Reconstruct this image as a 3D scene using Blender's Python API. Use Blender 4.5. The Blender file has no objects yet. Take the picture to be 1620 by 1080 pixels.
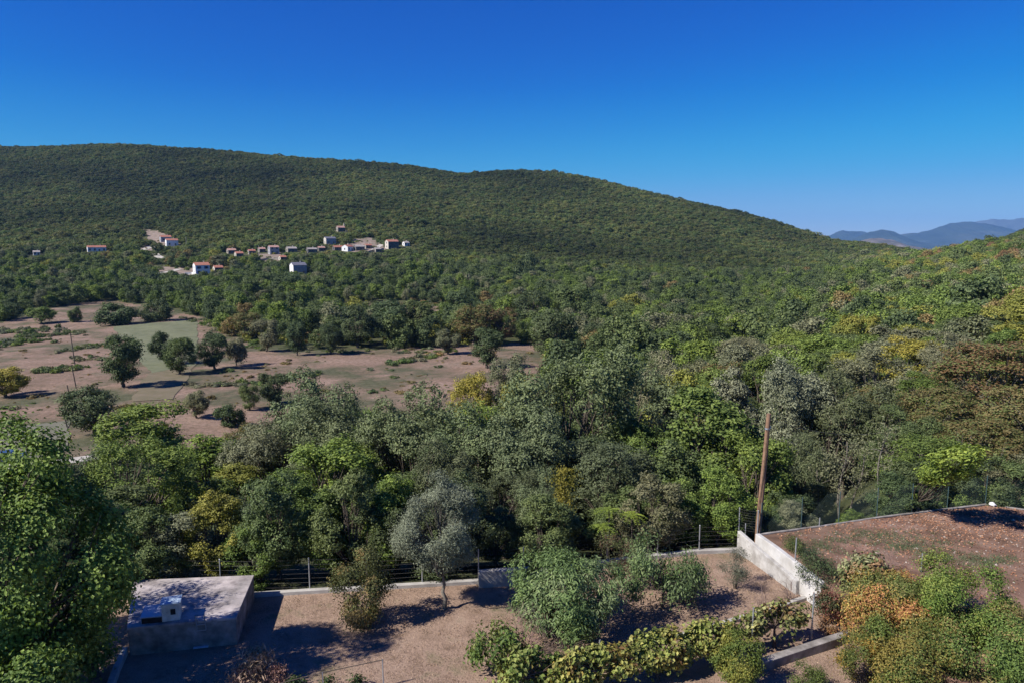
import bpy, math, random
import numpy as np
from mathutils import Vector

sc = bpy.context.scene
COL = sc.collection
rnd = random.Random(7)
RS = np.random.RandomState

# ------------------------------------------------------------------ camera, sky, sun, exposure
F_PX = 1157.0                       # focal length in photograph pixels (1620 wide)
CAM_Z = 15.0                        # drone height over the garden
PITCH = math.radians(7.63)
cp, sp = math.cos(PITCH), math.sin(PITCH)
cam_d = bpy.data.cameras.new('camera')
cam_d.sensor_width = 36.0
cam_d.lens = 36.0 * F_PX / 1620.0
cam_d.clip_start = 0.5
cam_d.clip_end = 60000.0
cam = bpy.data.objects.new('camera', cam_d)
COL.objects.link(cam)
cam.location = (0, 0, CAM_Z)
cam.rotation_euler = (math.pi / 2 - PITCH, 0, 0)
sc.camera = cam

SUN_ELEV = math.radians(42)
SUN_DIR = Vector((-0.90 * math.cos(SUN_ELEV), -0.436 * math.cos(SUN_ELEV), math.sin(SUN_ELEV))).normalized()
world = bpy.data.worlds.new('World')
sc.world = world
world.use_nodes = True
wn, wl = world.node_tree.nodes, world.node_tree.links
wn.clear()
sky = wn.new('ShaderNodeTexSky')
sky.sky_type = 'NISHITA'
sky.sun_disc = False
sky.sun_elevation = SUN_ELEV
sky.sun_rotation = math.atan2(SUN_DIR.x, SUN_DIR.y) % (2 * math.pi)
sky.air_density = 1.0
sky.dust_density = 0.0
sky.ozone_density = 10.0
sky.altitude = 300
hs = wn.new('ShaderNodeHueSaturation')
hs.inputs['Saturation'].default_value = 1.3
hs.inputs['Value'].default_value = 1.0
bg = wn.new('ShaderNodeBackground')
bg.inputs['Strength'].default_value = 0.07
out = wn.new('ShaderNodeOutputWorld')
wl.new(sky.outputs[0], hs.inputs['Color'])
v1 = wn.new('ShaderNodeVectorMath'); v1.operation = 'SCALE'; v1.inputs['Scale'].default_value = 0.11
v2 = wn.new('ShaderNodeVectorMath'); v2.operation = 'SCALE'; v2.inputs['Scale'].default_value = 1 / 0.11
cv = wn.new('ShaderNodeRGBCurve')                     # polarised, deep autumn blue
cv.mapping.use_clip = False; cv.mapping.extend = 'EXTRAPOLATED'
def curve(c, pts):
    c.points[0].location = pts[0]; c.points[1].location = pts[-1]
    for p in pts[1:-1]: c.points.new(*p)
curve(cv.mapping.curves[0], [(0, 0), (.1, .05), (.25, .165), (.5, .34), (1, .8)])
curve(cv.mapping.curves[1], [(0, 0), (.16, .105), (.26, .235), (.38, .36), (.6, .46), (1, .75)])
curve(cv.mapping.curves[2], [(0, 0), (.45, .5), (.7, .70), (1, .82)])
cv.mapping.update()
wl.new(hs.outputs[0], v1.inputs[0]); wl.new(v1.outputs[0], cv.inputs['Color']); wl.new(cv.outputs[0], v2.inputs[0])
wl.new(v2.outputs[0], bg.inputs[0])
wl.new(bg.outputs[0], out.inputs[0])

sun_d = bpy.data.lights.new('sun', 'SUN')
sun_d.energy = 5.0
sun_d.angle = math.radians(0.53)
sun_d.color = (1.0, 0.95, 0.87)
sun = bpy.data.objects.new('sun', sun_d)
COL.objects.link(sun)
sun.rotation_euler = SUN_DIR.to_track_quat('Z', 'Y').to_euler()

sc.view_settings.view_transform = 'Standard'
sc.view_settings.look = 'None'
sc.view_settings.exposure = 0.65
sc.view_settings.gamma = 1.0
sc.view_settings.use_curve_mapping = False
sc.render.engine = 'CYCLES'
sc.cycles.max_bounces = 6
sc.cycles.diffuse_bounces = 3
sc.cycles.transmission_bounces = 3
sc.cycles.volume_bounces = 0
sc.cycles.use_denoising = True
sc.cycles.denoiser = 'OPENIMAGEDENOISE'
sc.cycles.denoising_input_passes = 'RGB_ALBEDO_NORMAL'
sc.cycles.denoising_prefilter = 'ACCURATE'

# ------------------------------------------------------------------ helpers
def tag(o, label=None, cat=None, group=None, kind=None):
    if label: o['label'] = label
    if cat: o['category'] = cat
    if group: o['group'] = group
    if kind: o['kind'] = kind
    return o

def mesh(name, V, F, mats=(), midx=None, tint=None, smooth=False):
    """V (n,3); F an (m,3) or (m,4) array or a list of such arrays."""
    if not isinstance(F, (list, tuple)): F = [F]
    F = [np.asarray(f, dtype=np.int32) for f in F if len(f)]
    V = np.asarray(V, dtype=np.float32)
    me = bpy.data.meshes.new(name)
    nl = sum(f.size for f in F); npoly = sum(len(f) for f in F)
    me.vertices.add(len(V)); me.vertices.foreach_set('co', V.ravel())
    me.loops.add(nl); me.loops.foreach_set('vertex_index', np.concatenate([f.ravel() for f in F]))
    me.polygons.add(npoly)
    tot = np.concatenate([np.full(len(f), f.shape[1], dtype=np.int32) for f in F])
    st = np.concatenate([[0], np.cumsum(tot)[:-1]]).astype(np.int32)
    me.polygons.foreach_set('loop_start', st)
    me.polygons.foreach_set('loop_total', tot)
    for m in mats: me.materials.append(m)
    if midx is not None: me.polygons.foreach_set('material_index', np.asarray(midx, dtype=np.int32))
    me.polygons.foreach_set('use_smooth', np.full(npoly, bool(smooth)))
    if tint is not None:
        a = me.attributes.new('tint', 'FLOAT', 'POINT'); a.data.foreach_set('value', np.asarray(tint, dtype=np.float32))
    me.update(calc_edges=True)
    return me

def obj(name, me, parent=None, loc=None, rot=None):
    o = bpy.data.objects.new(name, me)
    COL.objects.link(o)
    if parent: o.parent = parent
    if loc is not None: o.location = loc
    if rot is not None: o.rotation_euler = rot
    return o

def thing(name, label, cat, loc=(0, 0, 0), rotz=0.0, group=None):
    o = obj(name, None, None, loc, (0, 0, rotz))
    o.empty_display_size = 0.3
    return tag(o, label, cat, group)

class G:
    """collects boxes, tubes and quads into one mesh"""
    def __init__(self): self.V = []; self.F4 = []; self.F3 = []; self.n = 0
    def add(self, V, F4=(), F3=()):
        V = np.asarray(V, float)
        self.V.append(V)
        if len(F4): self.F4.append(np.asarray(F4, int) + self.n)
        if len(F3): self.F3.append(np.asarray(F3, int) + self.n)
        self.n += len(V); return self
    def box(self, c, s, rz=0.0, rx=0.0):
        x, y, z = s[0] / 2, s[1] / 2, s[2] / 2
        P = np.array([[-x,-y,-z],[x,-y,-z],[x,y,-z],[-x,y,-z],[-x,-y,z],[x,-y,z],[x,y,z],[-x,y,z]])
        if rx:
            c_, s_ = math.cos(rx), math.sin(rx)
            P = np.c_[P[:,0], P[:,1]*c_ - P[:,2]*s_, P[:,1]*s_ + P[:,2]*c_]
        if rz:
            c_, s_ = math.cos(rz), math.sin(rz)
            P = np.c_[P[:,0]*c_ - P[:,1]*s_, P[:,0]*s_ + P[:,1]*c_, P[:,2]]
        return self.add(P + np.array(c), [[0,3,2,1],[4,5,6,7],[0,1,5,4],[1,2,6,5],[2,3,7,6],[3,0,4,7]])
    def prism(self, ring, z0, z1):
        """vertical prism over a ring of (x,y); z1 may be one value per corner"""
        n = len(ring); r = np.asarray(ring, float)
        z1 = np.broadcast_to(np.asarray(z1, float), (n,)); z0 = np.broadcast_to(np.asarray(z0, float), (n,))
        V = np.r_[np.c_[r, z0], np.c_[r, z1]]
        F4 = [[i, (i+1) % n, n + (i+1) % n, n + i] for i in range(n)]
        F3 = [[n, n+i, n+i+1] for i in range(1, n-1)] + [[0, i+1, i] for i in range(1, n-1)]
        return self.add(V, F4, F3)
    def tube(self, P, R, n=6):
        V, F = tube(P, R, n); return self.add(V, F)
    def strip(self, A, B, thick):
        """wall between top polylines: A,B centre line ends -> box of thickness"""
        return self
    def build(self, name, mats, parent=None, loc=None, rot=None, smooth=False, tint=None):
        V = np.concatenate(self.V)
        F = []
        if self.F4: F.append(np.concatenate(self.F4))
        if self.F3: F.append(np.concatenate(self.F3))
        if not isinstance(mats, (list, tuple)): mats = [mats]
        return obj(name, mesh(name, V, F, mats, smooth=smooth, tint=tint), parent, loc, rot)

def tube(P, R, n=6):
    P = np.asarray(P, float); R = np.broadcast_to(np.asarray(R, float), (len(P),))
    T = np.gradient(P, axis=0); T /= np.linalg.norm(T, axis=1)[:, None] + 1e-9
    ref = np.where(np.abs(T[:, 2:3]) > 0.9, np.array([[1.0, 0, 0]]), np.array([[0, 0, 1.0]]))
    A = np.cross(T, ref); A /= np.linalg.norm(A, axis=1)[:, None] + 1e-9
    B = np.cross(T, A)
    a = np.arange(n) * 2 * math.pi / n
    V = (P[:, None] + R[:, None, None] * (np.cos(a)[None, :, None] * A[:, None] + np.sin(a)[None, :, None] * B[:, None])).reshape(-1, 3)
    i = np.arange(len(P) - 1)[:, None] * n; j = np.arange(n)[None]; k = (j + 1) % n
    F = np.stack([i + j, i + k, i + n + k, i + n + j], -1).reshape(-1, 4)
    return V, F

def vnoise(x, y, seed=0):
    """2-D value noise, -1..1"""
    x = np.asarray(x, float); y = np.asarray(y, float)
    xi = np.floor(x).astype(np.int64); yi = np.floor(y).astype(np.int64)
    fx = x - xi; fy = y - yi
    fx = fx * fx * (3 - 2 * fx); fy = fy * fy * (3 - 2 * fy)
    def h(a, b):
        n = (a * 374761393 + b * 668265263 + seed * 1442695041) & 0xffffffff
        n = ((n ^ (n >> 13)) * 1274126177) & 0xffffffff
        return ((n ^ (n >> 16)) & 0xffff) / 32767.5 - 1
    return (h(xi, yi) * (1 - fx) + h(xi + 1, yi) * fx) * (1 - fy) + (h(xi, yi + 1) * (1 - fx) + h(xi + 1, yi + 1) * fx) * fy

def fbm(x, y, seed=0, o=4):
    s = 0; a = 1.0; t = 0
    for k in range(o):
        s = s + a * vnoise(x * 2**k, y * 2**k, seed + k); t += a; a *= 0.5
    return s / t

def sstep(a, b, x):
    t = np.clip((x - a) / (b - a), 0, 1); return t * t * (3 - 2 * t)

def norm(v): return v / (np.linalg.norm(v, axis=-1, keepdims=True) + 1e-9)

# ------------------------------------------------------------------ the lie of the land
def z_at(Y, py):
    """height of the point at forward distance Y that the photograph shows in row py"""
    t = (540.0 - py) / F_PX
    return CAM_Z + Y * (t * cp - sp) / (cp + t * sp)

def depth(Y, z): return Y * cp - (z - CAM_Z) * sp

# survey of the valley: for viewing bearings, (distance, photograph row of the bare ground)
SURVEY = {
    -250: [(100, 700), (130, 622), (250, 518), (430, 440), (600, 392), (900, 307), (1200, 239)],
    0:    [(100, 690), (130, 620), (250, 518), (430, 440), (600, 392), (900, 305), (1200, 230)],
    195:  [(100, 688), (140, 600), (200, 545), (260, 508), (330, 480), (430, 438), (600, 390), (900, 300), (1200, 222)],
    430:  [(100, 690), (150, 592), (200, 545), (300, 490), (430, 436), (520, 404), (600, 377), (900, 305), (1180, 238)],
    650:  [(100, 690), (150, 592), (205, 543), (300, 490), (430, 438), (560, 396), (640, 372), (900, 310), (1150, 256)],
    735:  [(100, 690), (150, 592), (205, 543), (300, 490), (430, 440), (560, 402), (700, 365), (900, 318), (1120, 272)],
    800:  [(100, 690), (150, 592), (205, 545), (300, 492), (430, 445), (560, 408), (700, 370), (900, 316), (1110, 261)],
    850:  [(100, 690), (150, 592), (205, 547), (300, 493), (430, 449), (560, 412), (700, 373), (900, 318), (1090, 262)],
    930:  [(100, 680), (150, 595), (205, 550), (300, 495), (500, 432), (700, 380), (900, 325), (1060, 275)],
    1050: [(100, 660), (150, 585), (205, 545), (300, 497), (500, 437), (700, 390), (900, 335), (1000, 306)],
    1150: [(100, 645), (150, 575), (205, 540), (300, 497), (500, 440), (700, 395), (960, 330)],
    1220: [(100, 630), (150, 570), (205, 535), (300, 495), (500, 440), (700, 400), (950, 350)],
    1300: [(100, 615), (150, 560), (205, 525), (300, 485), (500, 437), (700, 406), (900, 378)],
    1400: [(60, 720), (100, 605), (150, 550), (205, 517), (300, 472), (500, 425), (850, 391)],
    1460: [(60, 700), (100, 595), (150, 543), (205, 508), (300, 463), (500, 417), (700, 397)],
    1540: [(60, 680), (100, 575), (150, 530), (205, 495), (300, 450), (520, 391)],
    1620: [(60, 660), (100, 555), (150, 515), (205, 482), (300, 440), (480, 384)],
    1900: [(60, 640), (100, 540), (150, 495), (205, 462), (300, 415), (480, 355)],
}
FAR_RIGHT = {1460: 405, 1540: 394, 1620: 353, 1900: 280}     # a second shoulder beyond the right-hand hillside
LOGY = np.linspace(math.log(8), math.log(17000), 700)
_cu, _cz = [], []
for px, pts in sorted(SURVEY.items()):
    Ys = [8, 33]; Zs = [0.0, 0.0]
    near = pts[0][0]
    if near > 60:
        Ys += [45, 65]; Zs += [-4.6, -9.3]
    else:
        Ys += [45]; Zs += [-1.8]
    for Y, py in pts:
        Ys.append(Y); Zs.append(z_at(Y, py))
    Yl, Zl = Ys[-1], Zs[-1]
    if px in FAR_RIGHT:
        Ys += [Yl * 1.18, 900, 1350, 1800]; Zs += [Zl - 6, min(Zl - 30, 0), z_at(1350, FAR_RIGHT[px]), -20]
    else:
        Ys += [Yl * 1.12, Yl * 1.6, Yl * 2.4]; Zs += [Zl - 3, Zl * 0.4 - 20, -60]
    Ys += [5000, 17000]; Zs += [-70, -70]
    z = np.interp(LOGY, np.log(Ys), Zs)
    k = np.exp(-0.5 * (np.arange(-24, 25) / 5.0) ** 2); k /= k.sum()
    z = np.convolve(np.pad(z, 24, mode='edge'), k, mode='valid')
    _cu.append((px - 810) / F_PX); _cz.append(z)
_cu = np.array(_cu); _cz = np.array(_cz)
UG = np.linspace(-1.6, 1.6, 401)
_zg = np.stack([np.interp(UG, _cu, _cz[:, j]) for j in range(len(LOGY))], 1)     # (u, logY)
_k = np.exp(-0.5 * (np.arange(-12, 13) / 1.6) ** 2); _k /= _k.sum()
_p = np.pad(_zg, ((12, 12), (0, 0)), mode='edge')
_zg = sum(_k[i] * _p[i:i + len(UG)] for i in range(25))

FENCE_X = [-30, -16, -10.9, -1.5, 2.0, 9.6, 11.6, 19.0, 25.3, 29.0, 45]
FENCE_Y = [29.0, 29.2, 29.7, 30.9, 31.3, 34.2, 34.4, 35.9, 37.6, 36.2, 30.0]
def terrain(X, Y):
    X = np.asarray(X, float); Y = np.maximum(np.asarray(Y, float), 8.0)
    u = np.clip(X / Y, -1.59, 1.59)
    fi = (u + 1.6) / (UG[1] - UG[0]); i = np.clip(fi.astype(int), 0, len(UG) - 2); fi = fi - i
    fj = (np.log(Y) - LOGY[0]) / (LOGY[1] - LOGY[0]); j = np.clip(fj.astype(int), 0, len(LOGY) - 2); fj = np.clip(fj - j, 0, 1)
    z = (_zg[i, j] * (1 - fi) + _zg[i + 1, j] * fi) * (1 - fj) + (_zg[i, j + 1] * (1 - fi) + _zg[i + 1, j + 1] * fi) * fj
    hill = sstep(380, 600, Y) * (1 - 0.55 * sstep(850, 1000, Y)) * (1 - sstep(1500, 2500, Y))
    z = z + hill * 9.0 * fbm(X / 170, Y / 170, 3) + sstep(60, 140, Y) * 0.5 * fbm(X / 25, Y / 25, 9) * (1 - sstep(1500, 2500, Y))
    d = Y - np.interp(X, FENCE_X, FENCE_Y)
    w = sstep(0.15, 3.5, d)
    return z * w + (1 - w) * 0.0

def at(px, py):
    """where the ray through a photograph pixel meets the land"""
    Y = np.exp(np.linspace(math.log(15), math.log(2600), 6000))
    z = z_at(Y, py); X = (px - 810) / F_PX * depth(Y, z)
    g = terrain(X, Y)
    k = int(np.argmax(z <= g)) if (z <= g).any() else len(Y) - 1
    return float(X[k]), float(Y[k]), float(g[k])

def on(px, py, z=0.0):
    """where the ray through a photograph pixel meets the level z"""
    t = (540.0 - py) / F_PX
    Y = (z - CAM_Z) * (cp + t * sp) / (t * cp - sp)
    return Vector(((px - 810) / F_PX * depth(Y, z), Y, z))

def stand(px, Y):
    """the spot on the land in bearing px at forward distance Y"""
    X = (px - 810) / F_PX * Y
    for _ in range(4):
        X = (px - 810) / F_PX * depth(Y, float(terrain(X, Y)))
    return X, Y, float(terrain(X, Y))

def project(X, Y, Z):
    d = depth(Y, Z); v = Y * sp + (Z - CAM_Z) * cp
    return 810 + F_PX * X / d, 540 - F_PX * v / d

def inpoly(px, py, poly):
    px = np.asarray(px); py = np.asarray(py); r = np.zeros(px.shape, bool); n = len(poly)
    for i in range(n):
        x1, y1 = poly[i]; x2, y2 = poly[(i + 1) % n]
        c = ((y1 > py) != (y2 > py)) & (px < (x2 - x1) * (py - y1) / (y2 - y1 + 1e-12) + x1)
        r ^= c
    return r

# ------------------------------------------------------------------ materials
def mat(name):
    m = bpy.data.materials.new(name); m.use_nodes = True
    nt = m.node_tree; nt.nodes.clear()
    o = nt.nodes.new('ShaderNodeOutputMaterial')
    return m, nt.nodes, nt.links, o

def noise_mix(N, L, scale, cols, detail=6.0, rough=0.6, coord='Object', stops=None, vec=None):
    tc = N.new('ShaderNodeTexCoord'); n = N.new('ShaderNodeTexNoise')
    n.inputs['Scale'].default_value = scale; n.inputs['Detail'].default_value = detail; n.inputs['Roughness'].default_value = rough
    L.new(vec if vec is not None else tc.outputs[coord], n.inputs['Vector'])
    r = N.new('ShaderNodeValToRGB')
    k = len(cols)
    stops = stops or [0.32 + 0.36 * i / max(1, k - 1) for i in range(k)]
    while len(r.color_ramp.elements) < k: r.color_ramp.elements.new(0.5)
    for e, s, c in zip(r.color_ramp.elements, stops, cols):
        e.position = s; e.color = (*c, 1)
    L.new(n.outputs['Fac'], r.inputs['Fac'])
    return n, r

def surf(name, cols, scale=3.0, rough=0.8, bump=0.3, bscale=None, detail=6.0, spec=0.25, metal=0.0, bdist=0.02, cols2=None, scale2=0.4):
    m, N, L, o = mat(name)
    b = N.new('ShaderNodeBsdfPrincipled')
    n, r = noise_mix(N, L, scale, cols, detail)
    colour = r.outputs['Color']
    if cols2:
        n2, r2 = noise_mix(N, L, scale2, cols2, 4.0)
        mx = N.new('ShaderNodeMix'); mx.data_type = 'RGBA'; mx.blend_type = 'MULTIPLY'; mx.inputs[0].default_value = 1.0
        L.new(colour, mx.inputs[6]); L.new(r2.outputs['Color'], mx.inputs[7]); colour = mx.outputs[2]
    L.new(colour, b.inputs['Base Color'])
    b.inputs['Roughness'].default_value = rough; b.inputs['Specular IOR Level'].default_value = spec
    b.inputs['Metallic'].default_value = metal
    if bump:
        nb = N.new('ShaderNodeTexNoise'); nb.inputs['Scale'].default_value = bscale or scale * 4; nb.inputs['Detail'].default_value = 8
        tc = N.new('ShaderNodeTexCoord'); L.new(tc.outputs['Object'], nb.inputs['Vector'])
        bp = N.new('ShaderNodeBump'); bp.inputs['Strength'].default_value = bump; bp.inputs['Distance'].default_value = bdist
        L.new(nb.outputs['Fac'], bp.inputs['Height']); L.new(bp.outputs[0], b.inputs['Normal'])
    L.new(b.outputs[0], o.inputs['Surface'])
    return m

def leaf_mat(name, attr=None, gloss=0.25, rough=0.5, trans=0.22, spread=0.55, second=None):
    """leaves: the colour comes with the object (or with the instance), the tint attribute is the age of each spray"""
    m, N, L, o = mat(name)
    if attr:
        a = N.new('ShaderNodeAttribute'); a.attribute_type = 'INSTANCER'; a.attribute_name = attr; base = a.outputs['Color']
    else:
        a = N.new('ShaderNodeObjectInfo'); base = a.outputs['Color']
    t = N.new('ShaderNodeAttribute'); t.attribute_name = 'tint'
    hsv = N.new('ShaderNodeHueSaturation')
    mr = N.new('ShaderNodeMapRange'); mr.inputs['From Min'].default_value = 0; mr.inputs['From Max'].default_value = 1
    mr.inputs['To Min'].default_value = 1 - spread; mr.inputs['To Max'].default_value = 1 + spread
    L.new(t.outputs['Fac'], mr.inputs['Value']); L.new(mr.outputs[0], hsv.inputs['Value'])
    mh = N.new('ShaderNodeMapRange'); mh.inputs['To Min'].default_value = 0.515; mh.inputs['To Max'].default_value = 0.485
    L.new(t.outputs['Fac'], mh.inputs['Value']); L.new(mh.outputs[0], hsv.inputs['Hue'])
    if second:      # leaves of a second hue among the first, by the age of the spray
        st = N.new('ShaderNodeMapRange'); st.inputs['From Min'].default_value = .5; st.inputs['From Max'].default_value = .64; L.new(t.outputs['Fac'], st.inputs['Value'])
        m2 = N.new('ShaderNodeMix'); m2.data_type = 'RGBA'; L.new(st.outputs[0], m2.inputs[0]); L.new(base, m2.inputs[6]); m2.inputs[7].default_value = (*second, 1); base = m2.outputs[2]
    L.new(base, hsv.inputs['Color'])
    b = N.new('ShaderNodeBsdfPrincipled'); b.inputs['Roughness'].default_value = rough; b.inputs['Specular IOR Level'].default_value = gloss
    L.new(hsv.outputs[0], b.inputs['Base Color'])
    tr = N.new('ShaderNodeBsdfTranslucent')
    h2 = N.new('ShaderNodeHueSaturation'); h2.inputs['Saturation'].default_value = 1.2; h2.inputs['Value'].default_value = 1.1
    L.new(hsv.outputs[0], h2.inputs['Color']); L.new(h2.outputs[0], tr.inputs['Color'])
    mx = N.new('ShaderNodeMixShader'); mx.inputs[0].default_value = trans
    L.new(b.outputs[0], mx.inputs[1]); L.new(tr.outputs[0], mx.inputs[2]); L.new(mx.outputs[0], o.inputs['Surface'])
    return m

M_LEAF = leaf_mat('leaf', gloss=0.2, rough=0.55, trans=0.25)
M_OAKLEAF = leaf_mat('evergreen_leaf', gloss=0.22, rough=0.55, trans=0.15, spread=0.45)
M_FAR = leaf_mat('forest_leaf', attr='leafcol', gloss=0.2, rough=0.6, trans=0.25, spread=0.5)
M_AUTUMN = leaf_mat('turning_leaf', gloss=0.2, rough=0.55, trans=0.25, second=(.10, .125, .04))
M_BARK = surf('bark', [(.05, .04, .03), (.16, .13, .10)], 9, .9, .6, 30)
M_PALEBARK = surf('pale_bark', [(.10, .09, .07), (.2, .175, .145)], 7, .9, .5, 25)
M_TWIG = surf('dry_twig', [(.12, .085, .07), (.24, .17, .15)], 6, .9, 0)

def ground_material():
    m, N, L, o = mat('ground_cover')
    b = N.new('ShaderNodeBsdfPrincipled'); b.inputs['Roughness'].default_value = .95; b.inputs['Specular IOR Level'].default_value = .1
    tc = N.new('ShaderNodeTexCoord')
    # forest floor
    _, floor = noise_mix(N, L, .35, [(.035, .042, .02), (.062, .07, .032), (.10, .09, .05)])
    # dry tan grass, mown in parts
    n1, tan = noise_mix(N, L, .12, [(.165, .12, .088), (.255, .175, .14), (.305, .22, .182)], 9, .7)
    n2, tan2 = noise_mix(N, L, 1.3, [(.3, .34, .25), (.85, .85, .8), (1.2, 1.15, 1.1)], 9, .8)
    mt = N.new('ShaderNodeMix'); mt.data_type = 'RGBA'; mt.blend_type = 'MULTIPLY'; mt.inputs[0].default_value = 1
    L.new(tan.outputs[0], mt.inputs[6]); L.new(tan2.outputs[0], mt.inputs[7])
    n3, gp = noise_mix(N, L, .055, [(0, 0, 0), (1, 1, 1)], 8, .65, stops=[.46, .6])
    mg = N.new('ShaderNodeMix'); mg.data_type = 'RGBA'; L.new(gp.outputs[0], mg.inputs[0])
    L.new(mt.outputs[2], mg.inputs[6])
    _, gr = noise_mix(N, L, .9, [(.05, .055, .028), (.12, .115, .07)], 8, .7); L.new(gr.outputs[0], mg.inputs[7])
    # garden soil: dead brown lawn
    n4, lawn = noise_mix(N, L, 1.1, [(.19, .135, .10), (.31, .22, .17), (.37, .275, .215)], 10, .75)
    n5, lawn2 = noise_mix(N, L, 16, [(.55, .55, .5), (.95, .93, .9), (1.25, 1.2, 1.12)], 6, .8)
    ml = N.new('ShaderNodeMix'); ml.data_type = 'RGBA'; ml.blend_type = 'MULTIPLY'; ml.inputs[0].default_value = 1
    L.new(lawn.outputs[0], ml.inputs[6]); L.new(lawn2.outputs[0], ml.inputs[7])
    n6, lg = noise_mix(N, L, .55, [(0, 0, 0), (1, 1, 1)], 8, .7, stops=[.55, .72])
    ml2 = N.new('ShaderNodeMix'); ml2.data_type = 'RGBA'; L.new(lg.outputs[0], ml2.inputs[0]); L.new(ml.outputs[2], ml2.inputs[6]); ml2.inputs[7].default_value = (.12, .11, .055, 1)
    # bare pinkish earth and stone of the village
    _, earth = noise_mix(N, L, .3, [(.10, .10, .06), (.22, .17, .14), (.33, .26, .22)], 9, .7)
    at_ = N.new('ShaderNodeAttribute'); at_.attribute_name = 'cover'
    sep = N.new('ShaderNodeSeparateColor'); L.new(at_.outputs['Color'], sep.inputs[0])
    nz = N.new('ShaderNodeTexNoise'); nz.inputs['Scale'].default_value = .25; nz.inputs['Detail'].default_value = 8; L.new(tc.outputs['Object'], nz.inputs['Vector'])
    cur = floor.outputs[0]
    for ch, colr in (('Red', mg.outputs[2]), ('Blue', earth.outputs[0]), ('Green', ml2.outputs[2])):
        s = N.new('ShaderNodeMath'); s.operation = 'ADD'; L.new(sep.outputs[ch], s.inputs[0])
        q = N.new('ShaderNodeMapRange'); q.inputs['From Min'].default_value = .3; q.inputs['From Max'].default_value = .7; q.inputs['To Min'].default_value = -.28; q.inputs['To Max'].default_value = .28
        L.new(nz.outputs['Fac'], q.inputs['Value']); L.new(q.outputs[0], s.inputs[1])
        r = N.new('ShaderNodeMapRange'); r.inputs['From Min'].default_value = .4; r.inputs['From Max'].default_value = .6; L.new(s.outputs[0], r.inputs['Value'])
        x = N.new('ShaderNodeMix'); x.data_type = 'RGBA'; L.new(r.outputs[0], x.inputs[0]); L.new(cur, x.inputs[6]); L.new(colr, x.inputs[7]); cur = x.outputs[2]
    L.new(cur, b.inputs['Base Color'])
    nb = N.new('ShaderNodeTexNoise'); nb.inputs['Scale'].default_value = 7; nb.inputs['Detail'].default_value = 10; nb.inputs['Roughness'].default_value = .7; L.new(tc.outputs['Object'], nb.inputs['Vector'])
    bp = N.new('ShaderNodeBump'); bp.inputs['Strength'].default_value = .7; bp.inputs['Distance'].default_value = .12
    L.new(nb.outputs['Fac'], bp.inputs['Height']); L.new(bp.outputs[0], b.inputs['Normal'])
    L.new(b.outputs[0], o.inputs['Surface'])
    return m

# ------------------------------------------------------------------ ground sheet
FIELD = [(-300, 640), (-300, 505), (0, 512), (60, 492), (110, 482), (170, 474), (230, 484), (335, 505), (345, 525), (420, 550), (520, 556), (700, 548), (800, 540), (850, 548),
         (885, 590), (850, 680), (700, 760), (400, 760), (0, 760), (-300, 760)]
CLEARINGS = [  # small dry openings in the woods, photograph outlines
    [(640, 452), (700, 450), (705, 462), (640, 464)], [(1160, 548), (1205, 542), (1215, 572), (1170, 600), (1090, 600), (1085, 570)],
    [(515, 490), (600, 478), (720, 482), (730, 500), (560, 505)], [(380, 482), (440, 478), (450, 492), (380, 505)],
    [(870, 445), (905, 443), (905, 452), (870, 455)], [(630, 500), (700, 496), (700, 530), (640, 535)]]
EARTH = [[(218, 364), (235, 363), (262, 370), (285, 384), (282, 394), (262, 390), (238, 380)], [(560, 378), (585, 376), (612, 392), (605, 399), (560, 399), (545, 392)],
         [(405, 402), (445, 400), (447, 414), (405, 416)], [(215, 420), (330, 426), (330, 436), (255, 436)], [(225, 388), (240, 388), (242, 398), (225, 398)]]

us = np.r_[np.linspace(-1.55, -.82, 40, endpoint=False), np.linspace(-.82, .82, 330), np.linspace(.82, 1.55, 40)[1:]]
Ys = np.r_[np.exp(np.linspace(math.log(9), math.log(1500), 340)), np.exp(np.linspace(math.log(1500), math.log(17000), 40))[1:]]
Ug, Yg = np.meshgrid(us, Ys)
Xg = Ug * Yg
Zg = terrain(Xg, Yg)
V = np.c_[Xg.ravel(), Yg.ravel(), Zg.ravel()]
nu = len(us); ii, jj = np.meshgrid(np.arange(len(Ys) - 1), np.arange(nu - 1), indexing='ij')
q = (ii * nu + jj).ravel()
gm = mesh('ground', V, np.stack([q, q + 1, q + nu + 1, q + nu], 1), [ground_material()], smooth=True)
PX, PY = project(V[:, 0], V[:, 1], V[:, 2])
cov = np.zeros((len(V), 4), np.float32); cov[:, 3] = 1
fieldmask = inpoly(PX, PY, FIELD) & (V[:, 1] > 60)
for c in CLEARINGS: fieldmask |= inpoly(PX, PY, c) & (V[:, 1] > 60)
cov[:, 0] = fieldmask
for c in EARTH: cov[:, 2] = np.maximum(cov[:, 2], inpoly(PX, PY, c) & (V[:, 1] > 60))
cov[:, 1] = (V[:, 1] - np.interp(V[:, 0], FENCE_X, FENCE_Y)) < 0.3
ca = gm.attributes.new('cover', 'FLOAT_COLOR', 'POINT'); ca.data.foreach_set('color', cov.ravel())
tag(obj('ground', gm), 'dry valley floor, garden soil and hillside under the trees', None, None, 'structure')

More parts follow.
